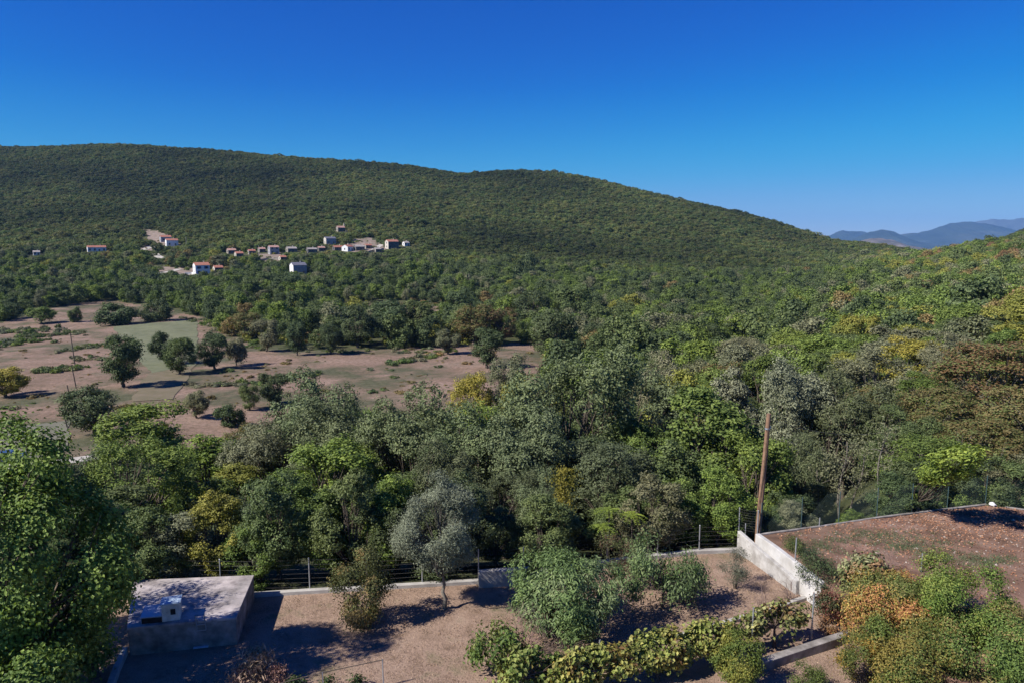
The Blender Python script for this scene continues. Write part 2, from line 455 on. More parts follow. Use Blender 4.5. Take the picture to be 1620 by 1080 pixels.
def drape(name, poly, material, lift, n=26, m=26, kind='structure', label=None):
    """a sheet laid over the land inside a four-cornered outline (photograph corners put on the land)"""
    c = [np.array(at(*p)[:2]) for p in poly]
    a = np.linspace(0, 1, n)[:, None, None]; b = np.linspace(0, 1, m)[None, :, None]
    P = (c[0] * (1 - a) + c[1] * a) * (1 - b) + (c[3] * (1 - a) + c[2] * a) * b
    P = P + 0.5 * np.stack([vnoise(P[..., 0] / 4, P[..., 1] / 4, 5), vnoise(P[..., 0] / 4, P[..., 1] / 4, 6)], -1)
    Z = terrain(P[..., 0], P[..., 1]) + lift
    V = np.c_[P.reshape(-1, 2), Z.ravel()]
    i, j = np.meshgrid(np.arange(n - 1), np.arange(m - 1), indexing='ij'); q = (i * m + j).ravel()
    o = obj(name, mesh(name, V, np.stack([q, q + m, q + m + 1, q + 1], 1), [material], smooth=True))
    return tag(o, label, None, None, kind)

M_MEADOW = surf('meadow_grass', [(.125, .14, .08), (.175, .18, .115)], .5, .95, .5, 6, 10, .1, bdist=.1, cols2=[(.8, .8, .8), (1.1, 1.08, 1.05)], scale2=.08)
drape('meadow', [(178, 518), (238, 590), (310, 578), (312, 506)], M_MEADOW, .10, 40, 40, label='flat pale green mown meadow in the tan field')
drape('meadow', [(238, 585), (205, 636), (275, 632), (312, 574)], surf('worn_meadow', [(.13, .115, .07), (.18, .145, .10)], .5, .95, .5, 6, 10, .1, bdist=.1), .08, label='worn strip of meadow beside the round tree')
drape('meadow', [(-60, 690), (-60, 735), (100, 725), (112, 664)], surf('grey_meadow', [(.12, .12, .085), (.17, .16, .125)], .5, .95, .5, 6, 10, .1, bdist=.1), .09, label='grey green mown plot nearest the village road poles')

M_TRACK = surf('gravel_track', [(.34, .31, .27), (.46, .43, .38)], 1.5, .95, .3, 8)
def track(name, pts, w, label, lift=.12):
    P = [np.array(at(*p)[:2]) for p in pts]; L_, R_ = [], []
    S = []
    for a, b in zip(P[:-1], P[1:]):
        for t in np.linspace(0, 1, 12, endpoint=False): S.append(a * (1 - t) + b * t)
    S.append(P[-1]); S = np.array(S)
    T = norm(np.gradient(S, axis=0)); Nn = np.c_[-T[:, 1], T[:, 0]]
    V = []
    for k in (-.5, 0, .5):
        Q = S + Nn * w * k; V.append(np.c_[Q, terrain(Q[:, 0], Q[:, 1]) + lift])
    n = len(S); V = np.concatenate(V); i = np.arange(n - 1)
    F = np.r_[np.stack([i, i + n, i + n + 1, i + 1], 1), np.stack([i + n, i + 2 * n, i + 2 * n + 1, i + n + 1], 1)]
    return tag(obj(name, mesh(name, V, F, [M_TRACK], smooth=True)), label, None, None, 'structure')
track('track', [(250, 433), (268, 430), (284, 426)], 4, 'pale track below the village')
track('track', [(286, 434), (300, 434), (316, 435)], 5, 'pale drive in front of the white house')
track('track', [(226, 396), (238, 391), (243, 393)], 4.5, 'pale bend of the track under the dug terrace')
track('track', [(244, 401), (250, 406), (258, 410)], 4.5, 'pale lower bend of the track')
track('track', [(590, 396), (603, 388), (612, 383)], 4, 'pale track climbing to the dark fronted house')

# ------------------------------------------------------------------ distant mountains
def mountain(name, ridge, Y, deep, material, label, seed, floor=-72.0):
    """a mountain range: ridge = photograph outline of its crest, standing at forward distance Y, falling away on both sides"""
    pxs = np.array([p[0] for p in ridge], float); pys = np.array([p[1] for p in ridge], float)
    n = 220; u = np.linspace(pxs[0], pxs[-1], n)
    crest = np.interp(u, pxs, pys)
    zc = np.array([z_at(Y, p) for p in crest]); X = (u - 810) / F_PX * Y * cp
    zc = zc + np.maximum(zc - floor, 0) * .035 * fbm(u / 9, u * 0, seed, 4)
    m = 46; V = []
    for k in range(m):
        t = (k / (m - 1)) * 2 - 1
        yy = Y + t * deep + deep * .12 * fbm(u / 40, u * 0 + t * 2, seed + 3)
        prof = np.clip(1 - abs(t), 0, 1) ** 1.15
        gul = 1 - .28 * abs(fbm(u / 22 + t * .6, u * 0 + t * 2.5, seed + 8, 5)) * (4 * abs(t) * (1 - abs(t)))
        zz = floor + (zc - floor) * prof * gul
        V.append(np.c_[X * (yy / Y) ** .15, yy, zz])
    V = np.concatenate(V); i, j = np.meshgrid(np.arange(m - 1), np.arange(n - 1), indexing='ij'); q = (i * n + j).ravel()
    o = obj(name, mesh(name, V, np.stack([q, q + 1, q + n + 1, q + n], 1), [material], smooth=True))
    return tag(o, label, None, None, 'structure')

def mountain_mat(name, cols, scale): return surf(name, cols, scale, .95, 0, detail=8, spec=.05)
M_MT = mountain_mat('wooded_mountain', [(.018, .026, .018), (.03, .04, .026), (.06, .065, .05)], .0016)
M_MT2 = mountain_mat('hazed_mountain', [(.05, .06, .06), (.10, .11, .11)], .001)  # haze of distance put into the colour: paler than the nearer ranges
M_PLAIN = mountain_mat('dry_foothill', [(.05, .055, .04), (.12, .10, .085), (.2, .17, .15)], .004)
mountain('mountain', [(1290, 385), (1312, 373), (1326, 366), (1332, 363.5), (1345, 365), (1368, 366), (1380, 371), (1400, 378), (1450, 388)], 12500, 1500, M_MT, 'blue sharp topped headland far beyond the ridge end', 11)
mountain('mountain', [(1330, 388), (1360, 373), (1376, 367), (1391, 362.5), (1405, 365), (1425, 371), (1440, 380), (1500, 390)], 10500, 1300, M_MT, 'small dark blue cone shaped mountain in the valley gap', 23)
mountain('mountain', [(1400, 384), (1430, 369), (1450, 368), (1468, 364), (1480, 359), (1500, 353.5), (1515, 351.5), (1528, 349), (1540, 350), (1556, 353), (1568, 356), (1590, 360), (1610, 366), (1680, 380), (1760, 392)], 12000, 2200, M_MT, 'broad blue mountain filling the gap of the valley', 35)
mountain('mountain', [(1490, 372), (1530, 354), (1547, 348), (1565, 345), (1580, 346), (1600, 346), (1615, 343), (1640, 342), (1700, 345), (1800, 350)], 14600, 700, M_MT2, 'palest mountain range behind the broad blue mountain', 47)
mountain('mountain', [(1340, 392), (1362, 381), (1378, 377), (1395, 376), (1410, 379), (1425, 384), (1450, 390)], 5200, 900, M_PLAIN, 'low dry pinkish foothill before the cone shaped mountain', 59)

# ------------------------------------------------------------------ air
hz_m, N, L, o_ = mat('haze_air')
pv = N.new('ShaderNodeVolumePrincipled'); pv.inputs['Density'].default_value = 4.8e-5
pv.inputs['Color'].default_value = (.25, .52, 1.0, 1); pv.inputs['Anisotropy'].default_value = .0
L.new(pv.outputs[0], o_.inputs['Volume'])
hz = G().box((2000, 8400, 280), (44000, 18500, 740)).build('haze', hz_m)
tag(hz, 'thin blue air over the whole valley', None, None, 'stuff')

# ------------------------------------------------------------------ plants: leaves, crowns, limbs
def leaves(C, Nn, L, W, rng, fold=.18, tan=None):
    n = len(C)
    if tan is None: tan = rng.normal(size=(n, 3))
    T = norm(tan - (tan * Nn).sum(1, keepdims=True) * Nn); B = np.cross(Nn, T)
    l = (L * rng.uniform(.7, 1.25, n))[:, None]; w = (W * rng.uniform(.75, 1.2, n))[:, None]
    f = Nn * (w * fold)
    V = np.stack([C - T * l / 2, C + B * w / 2 + f, C + T * l / 2, C - B * w / 2 + f], 1).reshape(-1, 3)
    return V, np.arange(4 * n).reshape(n, 4)

def crown(seed, h0, h1, rad, n_lobes=14, n_clumps=700, per=30, clump=.34, L=.14, W=.08, droop=0.0, lobe=(.34, .52), taper=.0, up=.45, scatter=.9, low=.25):
    """foliage between heights h0 and h1 with greatest radius rad; sprays of leaves spread over uneven lobes.
    returns V, F, tint, lobe centres, lobe radii"""
    rng = RS(seed)
    hc = (h0 + h1) / 2; hr = (h1 - h0) / 2
    D = norm(rng.normal(size=(n_lobes, 3))); rr = rng.uniform(.25, .72, n_lobes) ** .7
    LC = D * rr[:, None] * np.array([rad, rad, hr]); LC[:, 2] += hc
    shrink = 1 - taper * np.clip((LC[:, 2] - hc) / hr, 0, 1); LC[:, :2] *= shrink[:, None]
    LR = rng.uniform(*lobe, n_lobes)[:, None] * np.array([rad, rad, (rad + hr) / 2 * .9]) * (1 - taper * .4 * np.clip((LC[:, 2] - hc) / hr, 0, 1))[:, None]
    li = rng.choice(n_lobes, n_clumps, p=(LR[:, 0] ** 2) / (LR[:, 0] ** 2).sum())
    d = norm(rng.normal(size=(n_clumps, 3)) + np.array([0, 0, low]))
    outw = norm(LC[li] - np.array([0, 0, hc]) + 1e-6)
    flip = ((d * outw).sum(1) < -.25); d[flip] = -d[flip]
    bumps = 1 + .22 * vnoise(d[:, 0] * 2.3 + li * 7.1, d[:, 1] * 2.3 + d[:, 2] * 2.1, seed)
    CC = LC[li] + d * LR[li] * (rng.uniform(.62, 1.04, n_clumps) * bumps)[:, None]
    CC[:, 2] = np.maximum(CC[:, 2], h0 + rng.uniform(0, .1, n_clumps) * (h1 - h0))
    top = np.percentile(CC[:, 2], 99); CC[:, 2] = h0 + (CC[:, 2] - h0) * (h1 - clump * .3 - h0) / (top - h0)
    LC[:, 2] = h0 + (LC[:, 2] - h0) * (h1 - clump * .3 - h0) / (top - h0)
    k_ = (rad - clump * .3) / np.percentile(np.hypot(CC[:, 0], CC[:, 1]), 96); CC[:, :2] *= k_; LC[:, :2] *= k_
    ct = np.clip(.5 + .22 * rng.normal(size=n_clumps), 0, 1)
    per_n = np.maximum(3, (per * rng.uniform(.5, 1.5, n_clumps)).astype(int)); k = np.repeat(np.arange(n_clumps), per_n)
    n = len(k)
    off = rng.normal(size=(n, 3)) * clump * .5; off[:, 2] *= .75
    off[:, 2] -= droop * np.abs(rng.normal(size=n)) * clump
    P = CC[k] + off
    nn = norm(d[k] * 1.05 + np.array([0, 0, up]) + rng.normal(size=(n, 3)) * scatter * .6 + norm(off) * .35)
    tan = None
    if droop: tan = rng.normal(size=(n, 3)) * .6 + np.array([0, 0, -1.2 * droop]) + d[k] * .5
    V, F = leaves(P, nn, np.full(n, L), np.full(n, W), rng, tan=tan)
    tint = np.repeat(np.clip(ct[k] + .16 * rng.normal(size=n), 0, 1), 4)
    return V, F, tint, LC, LR

def limbs(seed, h0, hfork, r0, LC, LR, lean=.12, sub=2, stems=1):
    """a tapered trunk that forks into limbs running to the lobes of the crown"""
    rng = RS(seed + 500); g = G()
    for s in range(stems):
        a0 = rng.uniform(0, 6.28); off = np.array([math.cos(a0), math.sin(a0), 0]) * (r0 * 2.2 if stems > 1 else 0)
        top = np.array([rng.normal() * lean * hfork, rng.normal() * lean * hfork, hfork]) + off * 1.5
        t = np.linspace(0, 1, 7)[:, None]
        P = off + (top - off) * t + np.c_[rng.normal(size=7), rng.normal(size=7), np.zeros(7)] * .04 * hfork * np.sin(t * math.pi)
        P[0, 2] = -.35
        R = r0 * (1.45 - .75 * t[:, 0]); R[0] *= 1.25
        g.tube(P, R, 8)
        mine = [i for i in range(len(LC)) if i % stems == s]
        for i in mine:
            e = LC[i]; m = top * .55 + e * .45 + rng.normal(size=3) * .12 * np.linalg.norm(e - top); m[2] -= .05 * abs(e[2] - top[2])
            tt = np.linspace(0, 1, 6)[:, None]
            Q = (1 - tt) ** 2 * top + 2 * tt * (1 - tt) * m + tt ** 2 * e
            g.tube(Q, r0 * (.5 - .4 * tt[:, 0]), 5)
            for j in range(sub):
                d = norm(rng.normal(size=3) + np.array([0, 0, .5])); e2 = e + d * LR[i] * .85
                b = Q[3]; Q2 = b + (e2 - b) * tt + np.sin(tt * math.pi) * rng.normal(size=3) * .08
                g.tube(Q2, r0 * (.2 - .16 * tt[:, 0]), 4)
    return g

def twigs(seed, base, height, spread, n, depth=3, r=.012, up=1.0):
    """bare branching shoots"""
    rng = RS(seed); g = G(); tips = []
    def shoot(p, d, l, r, k):
        m = 4; P = [np.array(p)]
        for i in range(m):
            d = norm(d + rng.normal(size=3) * .16 + np.array([0, 0, .06 * up])); P.append(P[-1] + d * l / m)
        g.tube(P, np.linspace(r, r * .45, m + 1), 4); tips.append((P[-1], d))
        if k > 0:
            for q in range(rng.randint(2, 4)):
                b = P[rng.randint(1, m + 1)]; shoot(b, norm(d + rng.normal(size=3) * .55), l * rng.uniform(.5, .75), r * .6, k - 1)
    for i in range(n):
        a = rng.uniform(0, 6.28); d = norm(np.array([math.cos(a) * spread, math.sin(a) * spread, 1.0]))
        shoot(np.array(base) + np.array([math.cos(a), math.sin(a), 0]) * .08, d, height * rng.uniform(.45, .7), r, depth - 1)
    return g, tips

# prototypes (mesh data only; the things below share them) -------------------------------------------------
PROTO = {}
def proto(key, n_var, height, fork, r0, bark, **kw):
    out_ = []
    for v in range(n_var):
        k = dict(kw); V, F, t, LC, LR = crown(100 * len(PROTO) + v * 17 + 3, **k)
        leafm = M_OAKLEAF if key in ('holm', 'midholm') else M_LEAF
        cm = mesh(key + '_crown', V, F, [leafm], tint=t)
        lg = limbs(100 * len(PROTO) + v * 17 + 3, 0, fork, r0, LC, LR, sub=1 if key.startswith('mid') else 2)
        tm = mesh(key + '_trunk', np.concatenate(lg.V), [np.concatenate(lg.F4)], [bark], smooth=True)
        out_.append((cm, tm, height, k['rad'], (V, F, t), (np.concatenate(lg.V), np.concatenate(lg.F4))))
    PROTO[key] = out_

proto('holm', 3, 9.0, 1.6, .20, M_BARK, h0=.4, h1=9.0, rad=3.3, n_lobes=30, n_clumps=1150, per=22, clump=.31, L=.17, W=.085, lobe=(.2, .34), up=.25, scatter=1.1)
proto('broad', 3, 9.0, 1.4, .17, M_BARK, h0=.2, h1=9.0, rad=2.9, n_lobes=28, n_clumps=1050, per=19, clump=.34, L=.19, W=.13, lobe=(.2, .34), taper=.3, up=.28)
proto('airy', 3, 8.5, 1.8, .13, M_PALEBARK, h0=.8, h1=8.5, rad=2.8, n_lobes=26, n_clumps=800, per=18, clump=.36, L=.18, W=.10, lobe=(.18, .34), up=.4, scatter=1.2)
proto('midtree', 4, 7.5, 1.5, .2, M_BARK, h0=.6, h1=7.5, rad=3.2, n_lobes=20, n_clumps=620, per=15, clump=.48, L=.29, W=.19, lobe=(.26, .44), up=.4)
proto('midbush', 3, 4.0, .5, .14, M_BARK, h0=.05, h1=4.0, rad=2.6, n_lobes=14, n_clumps=420, per=14, clump=.45, L=.27, W=.18, lobe=(.28, .46), up=.4)
proto('midholm', 3, 7.5, 1.5, .2, M_BARK, h0=.8, h1=7.5, rad=3.3, n_lobes=22, n_clumps=680, per=15, clump=.44, L=.27, W=.16, lobe=(.26, .42), up=.35)
MIDONE = {}
for key in ('midtree', 'midbush', 'midholm'):
    MIDONE[key] = []
    for cm, tm, h, r, (V, F, t), (TV, TF) in PROTO[key]:
        vv = np.r_[V, TV]; me = mesh(key, vv, np.r_[F, TF + len(V)], [M_OAKLEAF if key == 'midholm' else M_LEAF, M_BARK], np.r_[np.zeros(len(F)), np.ones(len(TF))], np.r_[t, np.full(len(TV), .5)])
        MIDONE[key].append((me, h, r))

C_ = dict(holm=(.135, .165, .074), holmdark=(.10, .12, .056), green=(.125, .175, .042), bright=(.16, .215, .046), yellowgreen=(.225, .23, .05), yellow=(.31, .28, .055),
          dark=(.082, .112, .046), olive=(.18, .185, .10), brown=(.23, .175, .072), rust=(.21, .13, .068), pale=(.205, .215, .135), mid=(.112, .146, .052))
def jitter(c, k=.12):
    f = 1 + rnd.uniform(-k, k); return (c[0] * f * (1 + rnd.uniform(-k, k) * .6), c[1] * f, c[2] * f * (1 + rnd.uniform(-k, k) * .6), 1)

PLACED = []     # (X, Y, radius) of every tree that stands singly
def tree_parts(kind, key, var, loc, height, width, colour, label, group, name, rot=None, zsink=0.1):
    """a tree of its own: empty > trunk, crown"""
    cm, tm, h, r, _, _ = PROTO[key][var % len(PROTO[key])]
    t = thing(name, label, kind, (loc[0], loc[1], loc[2] - zsink), rnd.uniform(0, 6.28) if rot is None else rot, group)
    width = min(width, height * 1.3); s = (width / (2 * r), width / (2 * r), height / h)
    for nm, me in (('trunk', tm), ('crown', cm)):
        o = obj(nm, me, t); o.scale = s
        o.color = jitter(colour, .08)
        if nm == 'crown' and colour in (C_['brown'], C_['rust']): o.material_slots[0].link = 'OBJECT'; o.material_slots[0].material = M_AUTUMN
    PLACED.append((loc[0], loc[1], width / 2))
    return t

def tree_single(kind, key, var, loc, height, width, colour, label, group, name):
    me, h, r = MIDONE[key][var % len(MIDONE[key])]
    o = obj(name, me, None, (loc[0], loc[1], loc[2] - .1), (0, 0, rnd.uniform(0, 6.28)))
    o.scale = (width / (2 * r) * rnd.uniform(.92, 1.08), width / (2 * r) * rnd.uniform(.92, 1.08), height / h); o.color = jitter(colour, .1)
    PLACED.append((loc[0], loc[1], width / 2))
    if colour in (C_['brown'], C_['rust']): o.material_slots[0].link = 'OBJECT'; o.material_slots[0].material = M_AUTUMN
    return tag(o, label, kind, group)

# ------------------------------------------------------------------ the wood behind the garden fence: one thing per tree
# (bearing column, row of the crown top, crown width in photograph pixels, distance, prototype, colour, name, label)
WOOD = 'trees of the wood behind the garden fence'
NEAR = [
    (905, 552, 190, 53, 'holm', 'holm', 'holm_oak', 'largest grey green holm oak in the middle of the wood'),
    (1000, 578, 150, 60, 'holm', 'holm', 'holm_oak', 'grey green holm oak touching the largest one on its sunless side'),
    (835, 640, 150, 45, 'holm', 'holm', 'holm_oak', 'grey holm oak in front of the yellow tree at the field edge'),
    (960, 690, 150, 42, 'holm', 'holmdark', 'holm_oak', 'dark holm oak below the largest one, over the palm like sprouts'),
    (735, 645, 150, 48, 'holm', 'holm', 'holm_oak', 'rounded grey holm oak above the pruned olive tree'),
    (655, 610, 150, 54, 'holm', 'holm', 'holm_oak', 'grey holm oak with a thin spiky top against the tan field'),
    (560, 640, 150, 56, 'holm', 'holm', 'holm_oak', 'wide grey holm oak behind the bright green tree by the cistern'),
    (500, 590, 140, 62, 'holm', 'holm', 'holm_oak', 'tall grey holm oak standing in front of the small field trees'),
    (430, 665, 120, 60, 'holm', 'olive', 'holm_oak', 'grey olive tinted oak beside the thin brown topped tree'),
    (640, 745, 130, 42, 'broad', 'mid', 'broadleaf_tree', 'deep green broadleaf behind the bush on the lawn'),
    (520, 700, 150, 45, 'broad', 'bright', 'broadleaf_tree', 'tall bright green broadleaf behind the concrete cistern'),
    (455, 745, 120, 43, 'broad', 'green', 'broadleaf_tree', 'green broadleaf just behind the far corner of the cistern'),
    (575, 770, 110, 38, 'broad', 'mid', 'broadleaf_tree', 'low deep green broadleaf close behind the fence posts'),
    (390, 790, 120, 40, 'broad', 'holm', 'broadleaf_tree', 'grey green broadleaf right over the cistern roof'),
    (330, 790, 110, 44, 'broad', 'yellowgreen', 'broadleaf_tree', 'yellow tinged broadleaf behind the cistern roof'),
    (290, 730, 130, 50, 'broad', 'green', 'broadleaf_tree', 'rounded green broadleaf between the leafy tree and the cistern'),
    (245, 640, 150, 68, 'broad', 'bright', 'broadleaf_tree', 'yellow green broadleaf with its top against the worn meadow'),
    (330, 690, 130, 62, 'broad', 'bright', 'broadleaf_tree', 'yellow green broadleaf below the small lone field tree'),
    (385, 735, 100, 54, 'broad', 'yellowgreen', 'broadleaf_tree', 'yellow green broadleaf beside the grey olive tinted oak'),
    (352, 778, 60, 47, 'airy', 'yellow', 'broadleaf_tree', 'small tree with a yellow patch among the greens above the cistern'),
    (395, 668, 70, 66, 'airy', 'brown', 'bare_tree', 'thin brown topped tree at the edge of the tan field'),
    (420, 690, 50, 64, 'airy', 'yellow', 'broadleaf_tree', 'small yellow leaved tree beside the thin brown topped one'),
    (200, 770, 150, 40, 'broad', 'mid', 'broadleaf_tree', 'dark green broadleaf just behind the big leafy tree'),
    (235, 720, 120, 55, 'broad', 'green', 'broadleaf_tree', 'green broadleaf behind the dark one next to the leafy tree'),
    (745, 592, 70, 76, 'airy', 'yellow', 'broadleaf_tree', 'bright yellow tree at the edge of the tan field'),
    (812, 560, 80, 78, 'holm', 'olive', 'holm_oak', 'small grey oak between the yellow tree and the largest holm oak'),
    (822, 592, 60, 70, 'airy', 'yellowgreen', 'broadleaf_tree', 'yellow green sapling under the small grey oak at the field edge'),
    (1110, 610, 180, 47, 'broad', 'green', 'broadleaf_tree', 'huge green broadleaf to the side of the wooden pole'),
    (1180, 690, 120, 42, 'broad', 'bright', 'broadleaf_tree', 'bright green broadleaf right behind the wooden pole'),
    (1060, 700, 110, 42, 'broad', 'mid', 'broadleaf_tree', 'green broadleaf behind the sprouts, against the huge one'),
    (1075, 590, 110, 66, 'broad', 'yellowgreen', 'broadleaf_tree', 'yellowish broadleaf peeping over the huge green one'),
    (1045, 560, 110, 84, 'holm', 'olive', 'holm_oak', 'olive grey oak behind the second holm oak, below the dry opening'),
    (1150, 585, 90, 72, 'broad', 'pale', 'broadleaf_tree', 'pale dry topped tree behind the huge green broadleaf'),
    (1248, 568, 130, 58, 'holm', 'pale', 'holm_oak', 'silvery flowering oak above the top of the wooden pole'),
    (1330, 590, 120, 55, 'holm', 'holmdark', 'holm_oak', 'dark oak beside the silvery one, over the slender trunks'),
    (1262, 690, 90, 46, 'holm', 'holmdark', 'holm_oak', 'shaded dark oak right beyond the top of the pole'),
    (1205, 560, 90, 86, 'broad', 'green', 'broadleaf_tree', 'green round tree just behind the silvery oak'),
    (1385, 545, 120, 70, 'airy', 'olive', 'broadleaf_tree', 'olive grey airy tree behind the slender trunks'),
    (1400, 640, 120, 58, 'airy', 'olive', 'bare_tree', 'half bare grey tree between the dark oak and the brown oaks'),
    (1440, 535, 100, 80, 'airy', 'yellow', 'broadleaf_tree', 'bright lime yellow tree in the wood on the slope side'),
    (1500, 525, 80, 72, 'holm', 'olive', 'holm_oak', 'grey green narrow oak beside the lime yellow tree'),
    (1480, 610, 130, 54, 'airy', 'brown', 'turkey_oak', 'brown turning oak below the grey narrow oak'),
    (1570, 540, 160, 58, 'airy', 'rust', 'turkey_oak', 'tall rust brown oak above the stony terrace corner'),
    (1640, 590, 150, 50, 'airy', 'brown', 'turkey_oak', 'brown oak cut by the edge of the picture'),
    (1545, 660, 150, 48, 'airy', 'brown', 'turkey_oak', 'spreading brown and green oak right behind the terrace fence'),
    (1460, 690, 120, 45, 'airy', 'green', 'turkey_oak', 'green and brown oak above the middle of the terrace fence'),
    (1600, 720, 120, 44, 'airy', 'olive', 'bare_tree', 'grey half bare tree at the far terrace corner'),
    (1430, 762, 120, 42.5, 'broad', 'mid', 'broadleaf_tree', 'low dark green bush like tree behind the terrace fence'),
    (1585, 620, 120, 66, 'broad', 'mid', 'broadleaf_tree', 'green broadleaf between the rust brown and the spreading brown oak'),
    (1660, 520, 130, 75, 'broad', 'yellowgreen', 'broadleaf_tree', 'yellow green tree at the picture edge behind the rust brown oak'),
    (700, 700, 110, 41, 'holm', 'holmdark', 'holm_oak', 'dark oak directly behind the crown of the pruned olive'),
    (800, 745, 110, 39, 'holm', 'holmdark', 'holm_oak', 'dark oak behind the short raised wall block'),
    (860, 745, 90, 38, 'holm', 'holm', 'holm_oak', 'grey oak behind the pillar of yellow creeper'),
    (990, 770, 100, 38, 'broad', 'mid', 'broadleaf_tree', 'low dark tree behind the palm like sprouts'),
    (20, 745, 130, 36, 'broad', 'mid', 'broadleaf_tree', 'green broadleaf at the picture edge behind the big leafy tree'),
    (95, 735, 130, 40, 'broad', 'holmdark', 'broadleaf_tree', 'dark broadleaf filling the gap behind the leafy tree top'),
    (150, 790, 120, 35, 'broad', 'dark', 'broadleaf_tree', 'low dark tree between the leafy tree and the fence'),
    (60, 830, 120, 32.5, 'broad', 'mid', 'broadleaf_tree', 'low green tree deep in the shade of the leafy tree'),
    (1240, 780, 80, 39, 'broad', 'dark', 'broadleaf_tree', 'small dark tree behind the fence next to the pole'),
]
GREY = dict(brown=(.15, .125, .055))
for k, (px, top, w, Y, key, col, name, label) in enumerate(NEAR):
    X, Y_, g = stand(px, Y)
    height = max(2.5, z_at(Y, top) - g); width = w / F_PX * depth(Y, g + height * .6) * 1.18
    tree_parts('tree', key, k, (X, Y_, g), height, width, C_[col], label, WOOD, name)

# slender bare stems in the dark gap behind the terrace fence
def slender(px, Y, height, lean, label, seed):
    rng = RS(seed); X, Y_, g = stand(px, Y)
    t = thing('slender_tree', label, 'tree', (X, Y_, g - .1), 0, 'slender pale trunks in the gap of the wood')
    z = np.linspace(-.2, height, 12); P = np.c_[lean * (z / height) + .14 * np.sin(z * 1.1 + seed), .1 * np.cos(z * 1.3 + seed), z]
    g_ = G().tube(P, np.linspace(.075, .03, 12), 6)
    tips = []
    for i in range(9):
        b = P[rng.randint(6, 12)]; d = norm(rng.normal(size=3) + np.array([0, 0, .6])); e = b + d * rng.uniform(.6, 1.4)
        g_.tube([b, (b + e) / 2 + [0, 0, .08], e], [.022, .014, .006], 4); tips.append(e)
    g_.build('trunk', M_PALEBARK, t, smooth=True)
    C = np.repeat(np.array(tips), 60, 0) + rng.normal(size=(540, 3)) * .33
    V, F = leaves(C, norm(rng.normal(size=(540, 3)) + [0, 0, .5]), np.full(540, .16), np.full(540, .09), rng)
    c = obj('crown', mesh('sparse_crown', V, F, [M_LEAF], tint=np.clip(rng.normal(.5, .2, len(V)), 0, 1)), t); c.color = (*C_['olive'], 1)
slender(1383, 41.5, 4.9, .25, 'pale slender trunk nearest the terrace fence, bent at its foot', 1)
slender(1325, 43, 6.0, .1, 'pale slender trunk covered in sparse leaves', 2)
slender(1300, 46, 6.2, -.2, 'thin straight trunk deep in the dark gap', 3)
slender(1345, 44, 4.6, .5, 'short leaning trunk between two straighter ones', 4)
slender(1282, 44, 5.2, .3, 'slender trunk next to the shaded dark oak', 5)

